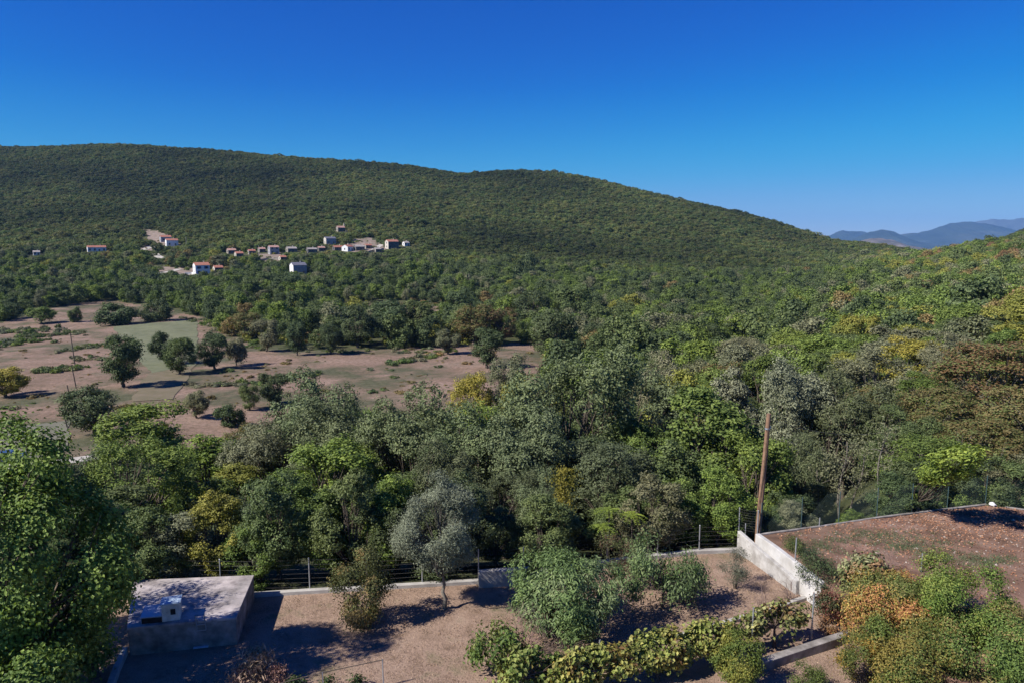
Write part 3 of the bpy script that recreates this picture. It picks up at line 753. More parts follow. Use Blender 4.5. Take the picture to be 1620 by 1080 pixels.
# ------------------------------------------------------------------ trees of the fields, one by one (foot column, foot row, crown width, crown height in photograph pixels)
FIELD_TREES = [
    (195, 612, 64, 80, 'midtree', 'dark', 'tall round dark tree standing alone beside the worn meadow'),
    (262, 575, 42, 50, 'midtree', 'dark', 'dark tree at the meadow side, joined to its smaller neighbour'),
    (285, 592, 46, 56, 'midtree', 'mid', 'grey green tree in front of the dark one by the meadow side'),
    (340, 584, 50, 56, 'midtree', 'dark', 'dark tree with a bare trunk on the dry field past the meadow'),
    (374, 578, 34, 42, 'midbush', 'olive', 'small olive grey bush beside the bare trunked dark tree'),
    (312, 661, 42, 45, 'midtree', 'olive', 'small lone tree with a leaning trunk above the wood'),
    (396, 648, 28, 40, 'midtree', 'mid', 'narrow small tree alone in the dry field above the wood'),
    (436, 640, 48, 50, 'midtree', 'dark', 'dark round tree at the field edge behind the tall grey holm oak'),
    (364, 676, 46, 38, 'midbush', 'dark', 'dark round bush just above the wood, below the narrow small tree'),
    (12, 628, 62, 48, 'midtree', 'yellow', 'golden yellow tree at the picture edge in the field'),
    (152, 688, 84, 76, 'midholm', 'dark', 'big dark bush in the field corner by the leaning posts'),
    (178, 514, 58, 34, 'midbush', 'dark', 'dark wide bush at the near corner of the pale meadow'),
    (246, 508, 46, 34, 'midbush', 'dark', 'dark round bush at the far edge of the pale meadow'),
    (66, 512, 34, 26, 'midbush', 'green', 'lighter green bush at the far end of the dry field'),
    (122, 510, 22, 24, 'midbush', 'mid', 'small bush between the lighter one and the wide dark one'),
    (421, 556, 40, 50, 'midtree', 'olive', 'airy olive green tree at the far edge of the tan field'),
    (470, 562, 32, 52, 'midtree', 'dark', 'slim dark tree at the far edge of the tan field'),
    (524, 560, 34, 50, 'midtree', 'dark', 'small pointed dark tree standing forward in the tan field'),
    (566, 550, 62, 66, 'midholm', 'dark', 'wide dark oak behind the small pointed tree'),
    (624, 544, 64, 68, 'midholm', 'dark', 'dark spreading oak joined to the wide one at the tan field edge'),
    (660, 542, 50, 66, 'midtree', 'mid', 'green tree next to the spreading oak over its long shadow'),
    (708, 560, 38, 40, 'midtree', 'olive', 'grey small tree by the hedge line in the tan field'),
    (748, 545, 56, 62, 'midtree', 'brown', 'golden brown tree behind the dark one in the tan field'),
    (790, 545, 46, 56, 'midtree', 'rust', 'low rusty tree beside the golden brown one'),
    (770, 582, 50, 62, 'midtree', 'dark', 'dark upright tree standing forward by the golden brown tree'),
    (868, 572, 80, 82, 'midholm', 'dark', 'biggest dark oak at the end of the tan field'),
    (945, 560, 48, 50, 'midtree', 'dark', 'dark round tree beside the biggest oak of the field end'),
    (985, 562, 52, 40, 'midbush', 'brown', 'low brownish scrub tree next to the dark round one'),
    (1122, 555, 32, 42, 'midtree', 'dark', 'small dark tree standing in the dry opening'),
    (1230, 565, 56, 60, 'midholm', 'dark', 'dark oak at the far side of the bare tan opening'),
    (905, 520, 60, 66, 'midtree', 'mid', 'green tree right behind the biggest dark oak'),
    (840, 520, 62, 60, 'midholm', 'dark', 'dark oak behind the golden brown tree'),
    (725, 520, 48, 60, 'midholm', 'dark', 'dark upright oak behind the grey small tree'),
    (345, 520, 40, 46, 'midtree', 'dark', 'dark tree at the far corner of the pale meadow'),
    (395, 535, 42, 40, 'midtree', 'brown', 'brownish tree at the start of the tan field edge'),
    (460, 470, 50, 36, 'midtree', 'dark', 'dark round tree below the grey modern house'),
]
for k, (px, py, w, h, key, col, label) in enumerate(FIELD_TREES):
    X, Y, g = at(px, py)
    dd = depth(Y, g)
    tree_single('tree', key, k, (X, Y, g), h * dd / F_PX / cp, w * dd / F_PX * 1.1, C_[col], label, 'trees of the dry fields', 'field_tree')

# ------------------------------------------------------------------ village footprints kept clear of trees
HOUSES = []   # filled by the village list; each (X, Y, radius)
VILLAGE = [
    # name, column, row of the foot, width px, height px (eaves), depth m, turn, roof, wall, storeys, label
    ('house', 153, 398, 30, 7, 6, 28, 'red', 'white', 1, 'long low red roofed house alone on the wooded slope'),
    ('house', 262, 382, 18, 7, 7, 30, 'red', 'grey', 1, 'red roofed house beside the dug earth terrace'),
    ('house', 272, 389, 20, 9, 6, 30, 'red', 'white', 1, 'lower red roofed house with grey front under the dug terrace'),
    ('house', 319, 434, 25, 15, 8, 34, 'red', 'white', 2, 'white two storey house with red roof and blue shutters'),
    ('house', 345, 429, 15, 6, 6, 30, 'red', 'cream', 1, 'small red roofed bungalow beside the white two storey house'),
    ('house', 366, 401, 14, 5, 6, 20, 'pink', 'stone', 1, 'small pink roofed house half hidden above the bungalow'),
    ('house', 378, 406, 13, 5, 6, 20, 'red', 'cream', 1, 'small cream house below the pink roofed one'),
    ('house', 433, 402, 17, 11, 6, 25, 'pink', 'grey', 2, 'grey house with a pinkish roof above the rubble plot'),
    ('house', 461, 399, 17, 6, 6, 15, 'stone', 'stone', 1, 'low stone house between the pinkish roofed and the walled one'),
    ('house', 493, 400, 17, 6, 5, 15, 'stone', 'dark', 1, 'dark shaded shed with a white corner in the village row'),
    ('house', 472, 434, 25, 15, 8, 26, 'slate', 'white', 1, 'grey roofed modern house with a bright white gable'),
    ('house', 522, 386, 19, 9, 6, 26, 'slate', 'cream', 1, 'grey roofed house above the bright red roofs'),
    ('house', 535, 396, 18, 5, 6, 18, 'red', 'dark', 1, 'dark fronted house with faded red roof below the grey roofed one'),
    ('house', 550, 397, 16, 7, 7, 62, 'red', 'white', 1, 'bright red roofed house turned gable forward'),
    ('house', 568, 396, 17, 6, 6, 15, 'stone', 'dark', 1, 'grey shed beside the bright red gable'),
    ('church', 539, 366, 14, 6, 5, 18, 'pink', 'stone', 1, 'small stone chapel with a bell gable above the village'),
    ('house', 620, 393, 21, 11, 7, 26, 'red', 'cream', 2, 'dark fronted tall house with red roof at the village end'),
    ('house', 642, 389, 10, 5, 5, 26, 'stone', 'white', 1, 'tiny white hut past the tall dark fronted house'),
    ('house', 398, 402, 12, 4, 5, 24, 'red', 'stone', 1, 'little red roofed stone house behind the rubble plot'),
    ('house', 414, 399, 11, 4, 5, 24, 'pink', 'stone', 1, 'faded roofed cottage next to the grey house with pinkish roof'),
    ('house', 508, 397, 12, 4, 5, 20, 'pink', 'dark', 1, 'dark cottage with faded roof between the shed and the dark fronted house'),
    ('house', 582, 393, 12, 5, 5, 20, 'red', 'stone', 1, 'stone cottage with red roof at the bare earth patch'),
    ('house', 447, 412, 11, 4, 5, 22, 'red', 'cream', 1, 'small cream cottage below the low stone house'),
    ('house', 597, 399, 11, 4, 5, 20, 'stone', 'stone', 1, 'roofless looking stone barn under the dark fronted tall house'),
    ('house', 58, 404, 10, 4, 5, 26, 'stone', 'white', 1, 'tiny pale hut lost in the wood beyond the long low house'),
]
VPOS = []
for row in VILLAGE:
    X, Y, g = at(row[1], row[2]); VPOS.append((X, Y, g)); HOUSES.append((X, Y, 8.5))

# ------------------------------------------------------------------ woods filling the valley: nearest trees singly, the rest as one forest
cand = []
crng = RS(21)
for (y0, y1, s) in ((40, 90, 5.0), (90, 160, 5.2), (160, 300, 5.4), (300, 460, 5.2), (460, 1330, 3.9)):
    ny = int((y1 - y0) / s)
    for iy in range(ny):
        y = y0 + iy * s; xs = np.arange(-.80 * y - 6, .80 * y + 6, s) + (iy % 2) * s / 2
        cand.append(np.c_[xs + crng.uniform(-.42, .42, len(xs)) * s, y + crng.uniform(-.42, .42, len(xs)) * s])
cand = np.concatenate(cand)
cz = terrain(cand[:, 0], cand[:, 1]); cpx, cpy = project(cand[:, 0], cand[:, 1], cz)
ok = (cand[:, 1] - np.interp(cand[:, 0], FENCE_X, FENCE_Y)) > 5
ok &= ~(inpoly(cpx, cpy, FIELD) & (cand[:, 1] > 66))
for c in CLEARINGS + EARTH: ok &= ~inpoly(cpx, cpy, c)
scrubby = inpoly(cpx, cpy, [(380, 440), (760, 430), (800, 545), (400, 550)]); ok &= ~(scrubby & (crng.uniform(size=len(cand)) < .45))
thin = inpoly(cpx, cpy, [(180, 400), (420, 395), (420, 450), (180, 450)]); ok &= ~(thin & (crng.uniform(size=len(cand)) < .3))
for X, Y, r in HOUSES:        # clear the plot and the slope just below it, so that the house is not swallowed by the trees
    ang = math.atan2(X, Y); dx, dy = cand[:, 0] - X, cand[:, 1] - Y
    along = -(dx * math.sin(ang) + dy * math.cos(ang)); across = dx * math.cos(ang) - dy * math.sin(ang)
    ok &= ~((abs(across) < r * .8) & (along > -r * .6) & (along < 16))
# keep sight lines to tracks and earth
for px, py in ((262, 431), (300, 434), (232, 393), (251, 406), (240, 375), (570, 392), (590, 394), (425, 408), (596, 390)):
    X, Y, g = at(px, py); ang = math.atan2(X, Y); dx, dy = cand[:, 0] - X, cand[:, 1] - Y
    along = -(dx * math.sin(ang) + dy * math.cos(ang)); across = dx * math.cos(ang) - dy * math.sin(ang)
    ok &= ~((abs(across) < 7) & (along > -4) & (along < 24))
# keep the sight lines from the garden to the houses: trees below them stay low
hmax = np.full(len(cand), 99.0)
for row, (X, Y, g) in zip(VILLAGE, VPOS):
    ang = math.atan2(X, Y); dx, dy = cand[:, 0] - X, cand[:, 1] - Y
    along = -(dx * math.sin(ang) + dy * math.cos(ang)); across = abs(dx * math.cos(ang) - dy * math.sin(ang))
    m_ = (along > 0) & (along < 260) & (across < row[3] / F_PX * Y * .5 + 4)
    hmax[m_] = np.minimum(hmax[m_], z_at(cand[m_, 1], row[2] - .25 * row[4]) - cz[m_])
for px, py in ((262, 431), (300, 434), (232, 393), (251, 406), (240, 378), (570, 394), (590, 396), (425, 411), (600, 394), (555, 398)):
    X, Y, g = at(px, py); ang = math.atan2(X, Y); dx, dy = cand[:, 0] - X, cand[:, 1] - Y
    along = -(dx * math.sin(ang) + dy * math.cos(ang)); across = abs(dx * math.cos(ang) - dy * math.sin(ang))
    m_ = (along > 0) & (along < 120) & (across < 6); hmax[m_] = np.minimum(hmax[m_], z_at(cand[m_, 1], py) - cz[m_])
ok &= hmax > 1.6
# nothing of the wood shows beyond the ridge, nor far outside the view
rk_ = sorted((px, v[-1][0]) for px, v in SURVEY.items())
ok &= (cand[:, 1] < np.interp(cpx, [a for a, b in rk_], [b for a, b in rk_]) + 70) | (cpx > 1440)
ok &= (cand[:, 1] < 300) | ((cpx > -140) & (cpx < 1760))
P_ = np.array(PLACED)
nearc = np.where(ok & (cand[:, 1] < 330))[0]
for i in nearc:
    d = np.hypot(P_[:, 0] - cand[i, 0], P_[:, 1] - cand[i, 1])
    if (d < P_[:, 2] * .8 + 1.2).any(): ok[i] = False
cand, cz, cpx, cpy, hmax = cand[ok], cz[ok], cpx[ok], cpy[ok], hmax[ok]

mixn = fbm(cand[:, 0] / 45, cand[:, 1] / 45, 77); mixb = fbm(cand[:, 0] / 160, cand[:, 1] / 160, 78)
rv = crng.uniform(size=len(cand))
size = crng.uniform(.8, 1.25, len(cand))
right = sstep(1150, 1500, cpx) * sstep(380, 420, cpy)
hill = sstep(420, 600, cand[:, 1]) * (1 - right)
def pick(i):
    r = rv[i] + mixn[i] * .22 + right[i] * .2 + mixb[i] * .1 + .08
    if r < .34: return 'dark'
    if r < .62: return 'mid'
    if r < .84: return 'green'
    if r < 1.04: return 'olive' if rv[i] * 97 % 1 < .45 else 'bright'
    if r < 1.2: return 'yellowgreen' if rv[i] * 53 % 1 < .7 else 'brown'
    return 'rust' if rv[i] * 31 % 1 < .35 else 'yellowgreen'

visible = (cpx > -70) & (cpx < 1690)
order = np.argsort(np.where(visible, cand[:, 1], 1e6))
N_SINGLE = 205
LM = [(np.array(project(*stand(px, Y)[:2], stand(px, Y)[2] + 3)), 'the ' + lab.split(' in ')[0].split(' beside ')[0].split(' behind ')[0].split(' between ')[0].split(' at ')[0].split(' with ')[0].split(' above ')[0].split(' below ')[0].split(' standing ')[0].split(' touching ')[0], Y) for px, top, w, Y, key, col, name, lab in NEAR]
word = dict(dark='dark green', mid='green', green='fresh green', olive='olive grey', bright='bright green', yellowgreen='yellow green', brown='brownish', rust='rusty')
single = set(); used = set()
LMK = [((px, top + w * .5), lab) for px, top, w, Y, key, col, name, lab in NEAR if Y > 55] + [((px, py - h * .5), lab) for px, py, w, h, key, col, lab in FIELD_TREES] + [((r[1], r[2]), r[10]) for r in VILLAGE]
def short(lab):
    for cut in (' in front', ' in the', ' touching', ' below', ' above', ' beside', ' behind', ' at the', ' standing', ' with its', ' next to', ' between', ' peeping', ' over ', ' joined', ' alone', ' right ', ' just ', ' under ', ' cut ', ' turned', ' half', ' past', ' lost', ' on the', ' to the', ' of the', ' directly', ' close'):
        lab = lab.split(cut)[0]
    return lab
from collections import Counter
cnt = Counter(short(l) for _, l in LMK)
LMK = [(p, short(l)) for p, l in LMK if cnt[short(l)] == 1 and len(short(l).split()) >= 3]
def describe(i, c):
    size_w = 'tall' if size[i] > 1.1 else 'small' if size[i] < .9 else ''
    me = np.array([cpx[i], cpy[i] - 15])
    ds = sorted((float(np.hypot((p[0] - me[0]), (p[1] - me[1]) * 1.6)), k) for k, (p, l) in enumerate(LMK))
    for d, k in ds[:14]:
        p, l = LMK[k]; dx, dy = me[0] - p[0], me[1] - p[1]
        if abs(dx) > 1.5 * abs(dy): rel = 'to the right of' if dx > 0 else 'to the left of'
        else: rel = 'behind' if dy < 0 else 'in front of'
        if d > 110: rel = {'behind': 'well behind', 'in front of': 'well in front of'}.get(rel, 'well ' + rel)
        s = ' '.join(f'{size_w} {word[c]} tree {rel} the {l}'.split())
        if s not in used and len(s.split()) <= 16: used.add(s); return s
    return ' '.join(f'{size_w} {word[c]} tree deep in the valley woods'.split())
for i in order[:N_SINGLE]:
    if not visible[i]: continue
    single.add(int(i)); c = pick(i); Y = cand[i, 1]
    h = (6.6 if Y > 90 else 7.2) * size[i] * (.85 + .3 * rv[i]); h = min(h, hmax[i]); w = h * crng.uniform(.78, 1.05)
    if cpx[i] > 1250 and Y < 120: h *= .82
    if Y < 78:
        h = min(h, z_at(Y, float(np.interp(cpx[i], [0, 180, 330, 430, 520, 650, 720, 760, 900, 1000, 1250, 1400, 1620], [745, 690, 705, 680, 625, 640, 660, 625, 590, 590, 590, 580, 565]))) - cz[i]); w = min(w, h * 1.1)
        if h < 2.2 or (cpx[i] < 190 and Y < 76) or (1262 < cpx[i] < 1410 and Y < 55): continue
    loc = (cand[i, 0], Y, cz[i])
    lab = describe(i, c)
    nm = 'oak_tree' if c in ('dark', 'mid') else 'broadleaf_tree'
    if Y < 85:
        tree_parts('tree', ('holm', 'broad', 'airy')[int(rv[i] * 1000) % 3], int(rv[i] * 100), loc, h, w, C_[c], lab, 'trees of the valley woods', nm)
    else:
        tree_single('tree', ('midtree', 'midholm')[int(rv[i] * 1000) % 2], int(rv[i] * 100), loc, h, w, C_[c], lab, 'trees of the valley woods', nm)

# forest: instanced tree crowns on the rest of the slope
pcol = bpy.data.collections.new('forest_models')
def far_model(name, seed, n_lobes, n_clumps, per, L, W, h0, h1, rad, clump):
    V, F, t, LC, LR = crown(seed, h0, h1, rad, n_lobes, n_clumps, per, clump, L, W, lobe=(.3, .5), up=.35)
    o = bpy.data.objects.new(name, mesh(name, V, F, [M_FAR], tint=t)); pcol.objects.link(o)
for s in range(4): far_model('model_a%d' % s, 900 + s, 13, 250, 9, .42, .28, .2, 6.4, 2.9, .6)       # 0-3 nearer
for s in range(4): far_model('model_b%d' % s, 950 + s, 10, 120, 8, .58, .42, .0, 5.2, 2.9, .75)       # 4-7 farther
far_model('model_c0', 990, 6, 60, 6, .5, .3, .0, 1.2, 1.6, .5)                                     # 8-9 scrub
far_model('model_c1', 991, 6, 60, 6, .5, .3, .0, 1.0, 1.9, .5)

def instancer(name, P, scale, rot, idx, colr, label, what):
    me = bpy.data.meshes.new(name); me.vertices.add(len(P)); me.vertices.foreach_set('co', np.asarray(P, np.float32).ravel())
    for nm, ty, f, d in (('iscale', 'FLOAT_VECTOR', 'vector', scale), ('irot', 'FLOAT_VECTOR', 'vector', rot), ('iidx', 'INT', 'value', idx), ('leafcol', 'FLOAT_COLOR', 'color', colr)):
        a = me.attributes.new(nm, ty, 'POINT'); a.data.foreach_set(f, np.asarray(d, np.int32 if ty == 'INT' else np.float32).ravel())
    o = obj(name, me); tag(o, label, what, None, 'stuff')
    ng = bpy.data.node_groups.new(name + '_nodes', 'GeometryNodeTree')
    ng.interface.new_socket('Geometry', in_out='INPUT', socket_type='NodeSocketGeometry'); ng.interface.new_socket('Geometry', in_out='OUTPUT', socket_type='NodeSocketGeometry')
    N, L = ng.nodes, ng.links
    gi, go = N.new('NodeGroupInput'), N.new('NodeGroupOutput')
    ci = N.new('GeometryNodeCollectionInfo'); ci.inputs['Collection'].default_value = pcol; ci.inputs['Separate Children'].default_value = True; ci.inputs['Reset Children'].default_value = True
    ip = N.new('GeometryNodeInstanceOnPoints'); ip.inputs['Pick Instance'].default_value = True
    def na(nm, ty):
        a = N.new('GeometryNodeInputNamedAttribute'); a.data_type = ty; a.inputs['Name'].default_value = nm; return a.outputs['Attribute']
    L.new(gi.outputs[0], ip.inputs['Points']); L.new(ci.outputs[0], ip.inputs['Instance'])
    L.new(na('iidx', 'INT'), ip.inputs['Instance Index'])
    e = N.new('FunctionNodeEulerToRotation'); L.new(na('irot', 'FLOAT_VECTOR'), e.inputs[0]); L.new(e.outputs[0], ip.inputs['Rotation'])
    L.new(na('iscale', 'FLOAT_VECTOR'), ip.inputs['Scale']); L.new(ip.outputs[0], go.inputs[0])
    md = o.modifiers.new('instances', 'NODES'); md.node_group = ng
    return o

rest = np.array([i for i in range(len(cand)) if i not in single])
n = len(rest); c = cand[rest]
colr = np.array([(*C_[pick(i)], 1) for i in rest]); hl = hill[rest][:, None]
hillcol = np.array([.112, .13, .042]) * (1 + .95 * mixb[rest] + .55 * mixn[rest])[:, None] * (1 + .5 * (crng.uniform(size=n) - .5))[:, None]
hillcol[:, 0] *= 1 + .25 * crng.uniform(-1, 1, n)
colr[:, :3] = colr[:, :3] * (1 - .72 * hl) + hillcol * .72 * hl
colr[:, :3] *= (1 + .22 * right[rest])[:, None]
gly = fbm(c[:, 0] / 70, c[:, 1] / 140, 91)
sz = size[rest] * np.exp(crng.normal(size=n) * (.12 + .1 * hill[rest]) + .3 * gly * hill[rest]) * (1 - .27 * hill[rest]) * (1 + .25 * (crng.uniform(size=n) ** 4))
modh = np.where(c[:, 1] < 480, 6.6, 5.4); sz = np.minimum(sz, hmax[rest] / modh)
instancer('forest', np.c_[c, cz[rest] - .3], np.stack([sz * crng.uniform(.9, 1.2, n), sz * crng.uniform(.9, 1.2, n), sz * crng.uniform(.8, 1.15, n) * (1 - .3 * hill[rest])], 1),
          np.stack([np.zeros(n), np.zeros(n), crng.uniform(0, 6.28, n)], 1), np.where(c[:, 1] < 480, crng.randint(0, 4, n), crng.randint(4, 8, n)), colr,
          'dense evergreen macchia forest covering the hills and valley', 'forest')

# low scrub: hedge lines and tufts of the dry fields
SP, SS, SCc = [], [], []
def scrub_at(px, py, s, col):
    X, Y, g = at(px, py); SP.append((X, Y, g - .1)); SS.append((s * rnd.uniform(.7, 1.3), s * rnd.uniform(.7, 1.3), s * rnd.uniform(.7, 1.2))); SCc.append(jitter(C_[col], .2))
for (a, b, n_, s) in (((615, 577), (692, 562), 34, .75), ((300, 612), (430, 606), 26, .7), ((90, 556), (170, 545), 24, .7), ((60, 590), (140, 580), 30, .8), ((30, 535), (130, 526), 40, .8), ((0, 545), (60, 540), 22, 1.0),
                      ((0, 527), (90, 522), 34, .9), ((120, 570), (175, 566), 14, .7), ((480, 556), (720, 556), 40, .6), ((430, 605), (500, 590), 20, .6), ((180, 500), (330, 508), 26, .8), ((330, 510), (345, 545), 12, .9), ((335, 545), (420, 552), 18, .8)):
    for k in range(int(n_ * .7)):
        t = rnd.random(); scrub_at(a[0] + (b[0] - a[0]) * t + rnd.gauss(0, 4), a[1] + (b[1] - a[1]) * t + rnd.gauss(0, 1.8), s, rnd.choice(['olive', 'mid', 'olive', 'green']))
for k in range(1500):
    px, py = rnd.uniform(-20, 880), rnd.uniform(478, 680)
    if inpoly([px], [py], FIELD)[0] and not inpoly([px], [py], [(178, 510), (320, 500), (320, 640), (200, 640)])[0] and fbm(px / 60, py / 14, 4) > .0: scrub_at(px, py, rnd.uniform(.1, .3) if k % 4 else rnd.uniform(.3, .7), rnd.choice(['olive', 'mid', 'brown', 'brown']))
for k in range(1100):
    px, py = (rnd.uniform(380, 800), rnd.uniform(440, 545)) if k % 3 else (rnd.uniform(215, 620), rnd.uniform(364, 436))
    scrub_at(px, py, rnd.uniform(.5, 1.3), rnd.choice(['olive', 'mid', 'brown', 'green', 'yellowgreen', 'yellowgreen']))
for c in CLEARINGS:
    for k in range(14):
        px = rnd.uniform(min(p[0] for p in c), max(p[0] for p in c)); py = rnd.uniform(min(p[1] for p in c), max(p[1] for p in c)); scrub_at(px, py, rnd.uniform(.5, 1.1), rnd.choice(['olive', 'mid', 'brown', 'green']))
instancer('scrub', SP, SS, [(0, 0, rnd.uniform(0, 6)) for _ in SP], [rnd.choice([8, 9]) for _ in SP], SCc, 'low green scrub in tufts and hedge lines on the dry fields', 'scrub')
# ------------------------------------------------------------------ village
M_ROOF = dict(red=surf('red_tile', [(.28, .11, .075), (.40, .18, .125)], 1.2, .85, .4, 6), pink=surf('faded_tile', [(.32, .17, .13), (.46, .29, .24)], 1.2, .85, .4, 6),
              stone=surf('stone_slab_roof', [(.24, .21, .20), (.38, .34, .31)], 1, .9, .4, 6), slate=surf('slate_roof', [(.10, .10, .13), (.17, .17, .20)], 1, .7, .3, 6))
M_WALL = dict(white=surf('white_render', [(.58, .58, .58), (.70, .69, .68)], .8, .85, .15, 10), cream=surf('cream_render', [(.40, .37, .32), (.52, .48, .42)], .8, .85, .2, 10),
              grey=surf('grey_render_and_shade', [(.24, .24, .26), (.34, .335, .35)], .8, .85, .2, 10), stone=surf('rubble_stone', [(.17, .155, .135), (.34, .31, .27)], 2.2, .9, .5, 8),
              dark=surf('old_stone_and_shade', [(.07, .068, .068), (.15, .14, .13)], 1.8, .9, .5, 8))
M_GLASS = surf('window_glass', [(.02, .03, .05), (.04, .055, .08)], .5, .12, 0, spec=.6)
M_BLUE = surf('blue_shutter', [(.03, .07, .22), (.05, .11, .32)], 1, .6, 0)
M_WOOD = surf('weathered_wood', [(.14, .10, .07), (.26, .20, .15)], 4, .85, .4, 30)

def house(name, X, Y, g, w, d, h, turn, roof, wall, storeys, label, blue=False):
    d = d * .82
    t = thing(name, label, 'chapel' if name == 'church' else 'house', (X, Y, g - .3), math.radians(max(turn, 36)), 'houses of the hillside village')
    rh = .24 * d if name != 'church' else .34 * d
    b = G()
    hw, hd = w / 2, d / 2
    V = [[-hw,-hd,-2],[hw,-hd,-2],[hw,hd,-2],[-hw,hd,-2],[-hw,-hd,h],[hw,-hd,h],[hw,hd,h],[-hw,hd,h],[-hw,0,h+rh],[hw,0,h+rh]]
    b.add(V, [[0,1,5,4],[2,3,7,6]], [[1,2,6],[1,6,5],[5,6,9],[3,0,4],[3,4,7],[7,4,8]])
    b.build('wall', M_WALL[wall], t)
    r = G(); ov = .18; th = .14; e = ov * rh / hd
    for s in (-1, 1):
        a = [[-hw-ov, s*(hd+ov), h-e], [hw+ov, s*(hd+ov), h-e], [hw+ov, 0, h+rh], [-hw-ov, 0, h+rh]]
        top = [[x, y, z + th] for x, y, z in a]
        r.add(a + top, [[0,1,2,3],[4,5,6,7],[0,1,5,4],[1,2,6,5],[3,0,4,7]])
    ro = r.build('roof', M_ROOF[roof], t)
    if wall in ('cream', 'stone', 'dark') or roof == 'slate': G().box((0, -hd - .02, h / 2 - .6), (w - .02, .06, h + .9)).build('front_shade_panel', M_WALL['dark' if roof != 'slate' else 'grey'], t)  # added panel: shade of the front put into a darker colour than the gable
    if name == 'church':
        c = G().box((hw - .1, 0, h + rh + .7), (.5, 1.7, 1.6)).box((hw - .1, 0, h + rh + 2.0), (.5, .9, 1.0)); c.build('bell_gable', M_WALL['stone'], t)
    else:
        G().box((w * .22, d * .12, h + rh + .35), (.55, .55, 1.1)).build('chimney', M_WALL['cream'], ro)
    nwin = max(2, int(w / 2.9))
    for s in range(storeys):
        zc = 1.55 + s * 2.75
        if zc > h - .4: continue
        for k in range(nwin):
            xk = -hw + w * (k + .5) / nwin
            if s == 0 and k == nwin // 2:
                G().box((xk, -hd - .05, .95), (1.0, .12, 2.1)).build('door', M_WOOD, t); continue
            wd = G().box((xk, -hd - .045, zc), (1.2, .1, 1.5)).build('window', M_GLASS, t)
            if blue:
                for sg in (-1, 1): G().box((xk + sg * .9, -hd - .09, zc), (.5, .07, 1.4)).build('shutter', M_BLUE, wd)
        G().box((-hw - .015, 0, zc), (.1, .9, 1.2)).build('window', M_GLASS, t)
    return t
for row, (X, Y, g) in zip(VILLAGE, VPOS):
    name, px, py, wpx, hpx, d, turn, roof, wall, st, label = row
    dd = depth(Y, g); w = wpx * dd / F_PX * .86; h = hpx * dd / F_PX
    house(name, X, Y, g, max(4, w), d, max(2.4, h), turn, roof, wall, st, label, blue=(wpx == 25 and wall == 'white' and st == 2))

def low_wall(name, label, pts, height, material, thick=.5):
    t = G(); P = [at(*p) for p in pts]
    for a, b in zip(P[:-1], P[1:]):
        d = np.array([b[0] - a[0], b[1] - a[1]]); nrm_ = np.array([-d[1], d[0]]) / (np.linalg.norm(d) + 1e-9) * thick / 2
        ring = [(a[0] + nrm_[0], a[1] + nrm_[1]), (a[0] - nrm_[0], a[1] - nrm_[1]), (b[0] - nrm_[0], b[1] - nrm_[1]), (b[0] + nrm_[0], b[1] + nrm_[1])]
        t.prism(ring, min(a[2], b[2]) - 1, [a[2] + height, a[2] + height, b[2] + height, b[2] + height])
    return tag(t.build(name, material), label, 'wall')
low_wall('garden_wall', 'long white garden wall in front of the white two storey house', [(292, 435), (304, 434), (312, 437)], 1.2, M_WALL['white'])
low_wall('garden_wall', 'pale wall below the grey roofed modern house', [(462, 437), (480, 436)], 1.3, M_WALL['cream'])
low_wall('garden_wall', 'white wall beside the small bungalow', [(349, 431), (362, 431)], 1.2, M_WALL['white'])
low_wall('garden_wall', 'pale churchyard wall running from the stone chapel', [(547, 367), (563, 367)], 1.4, M_WALL['stone'])
low_wall('ruined_wall', 'broken pale stone wall by the dark fronted tall house', [(580, 402), (592, 398), (607, 396)], 1.6, M_WALL['stone'])
low_wall('ruined_wall', 'low rubble wall on the pink plot in the village', [(410, 413), (425, 411), (443, 411)], 1.2, M_WALL['stone'])
low_wall('garden_wall', 'white terrace wall under the lower red roofed house', [(256, 394), (270, 393), (284, 392)], 1.4, M_WALL['white'])

def pole_far(px, py, h, label, material, r=.13, lean=(0, 0)):
    X, Y, g = at(px, py)
    t = G().tube([(0, 0, -.4), (lean[0] * .5, lean[1] * .5, h / 2), (lean[0], lean[1], h)], [r, r * .9, r * .75], 7)
    o = t.build('utility_pole', material, None, (X, Y, g), smooth=True); return tag(o, label, 'pole', 'utility poles of the valley')
M_POLE = surf('pole_wood', [(.15, .085, .055), (.27, .165, .105)], 5, .8, .4, 30)
M_CONC = surf('concrete', [(.34, .32, .30), (.46, .44, .41)], 2.5, .9, .4, 18, cols2=[(.75, .74, .73), (1.05, 1.05, 1.05)], scale2=1.1)
M_DARKPOLE = surf('dark_pole_wood', [(.05, .04, .035), (.10, .08, .07)], 5, .9, .3, 30)
pole_far(295, 392, 8, 'pale pole beside the lower red roofed house', M_CONC, .14)
pole_far(276, 402, 7, 'pale pole downhill of the dug terrace', M_CONC, .12)
pole_far(410, 410, 9, 'pale pole on the rubble plot', M_CONC, .15)
pole_far(742, 463, 9, 'grey pole in the wood above the golden brown tree', M_CONC, .15)
pole_far(119, 579, 7.5, 'farthest of the dark leaning poles in the dry field', M_DARKPOLE, .11, (-.5, 0))
pole_far(121, 614, 4.4, 'dark pole in the field in front of the farthest one', M_DARKPOLE, .1, (-.6, 0))
pole_far(114, 645, 3.8, 'dark pole beside the big dark field bush', M_DARKPOLE, .1, (-.5, 0))
pole_far(107, 676, 3.2, 'nearest dark pole above the leafy tree', M_DARKPOLE, .1, (-.6, 0))

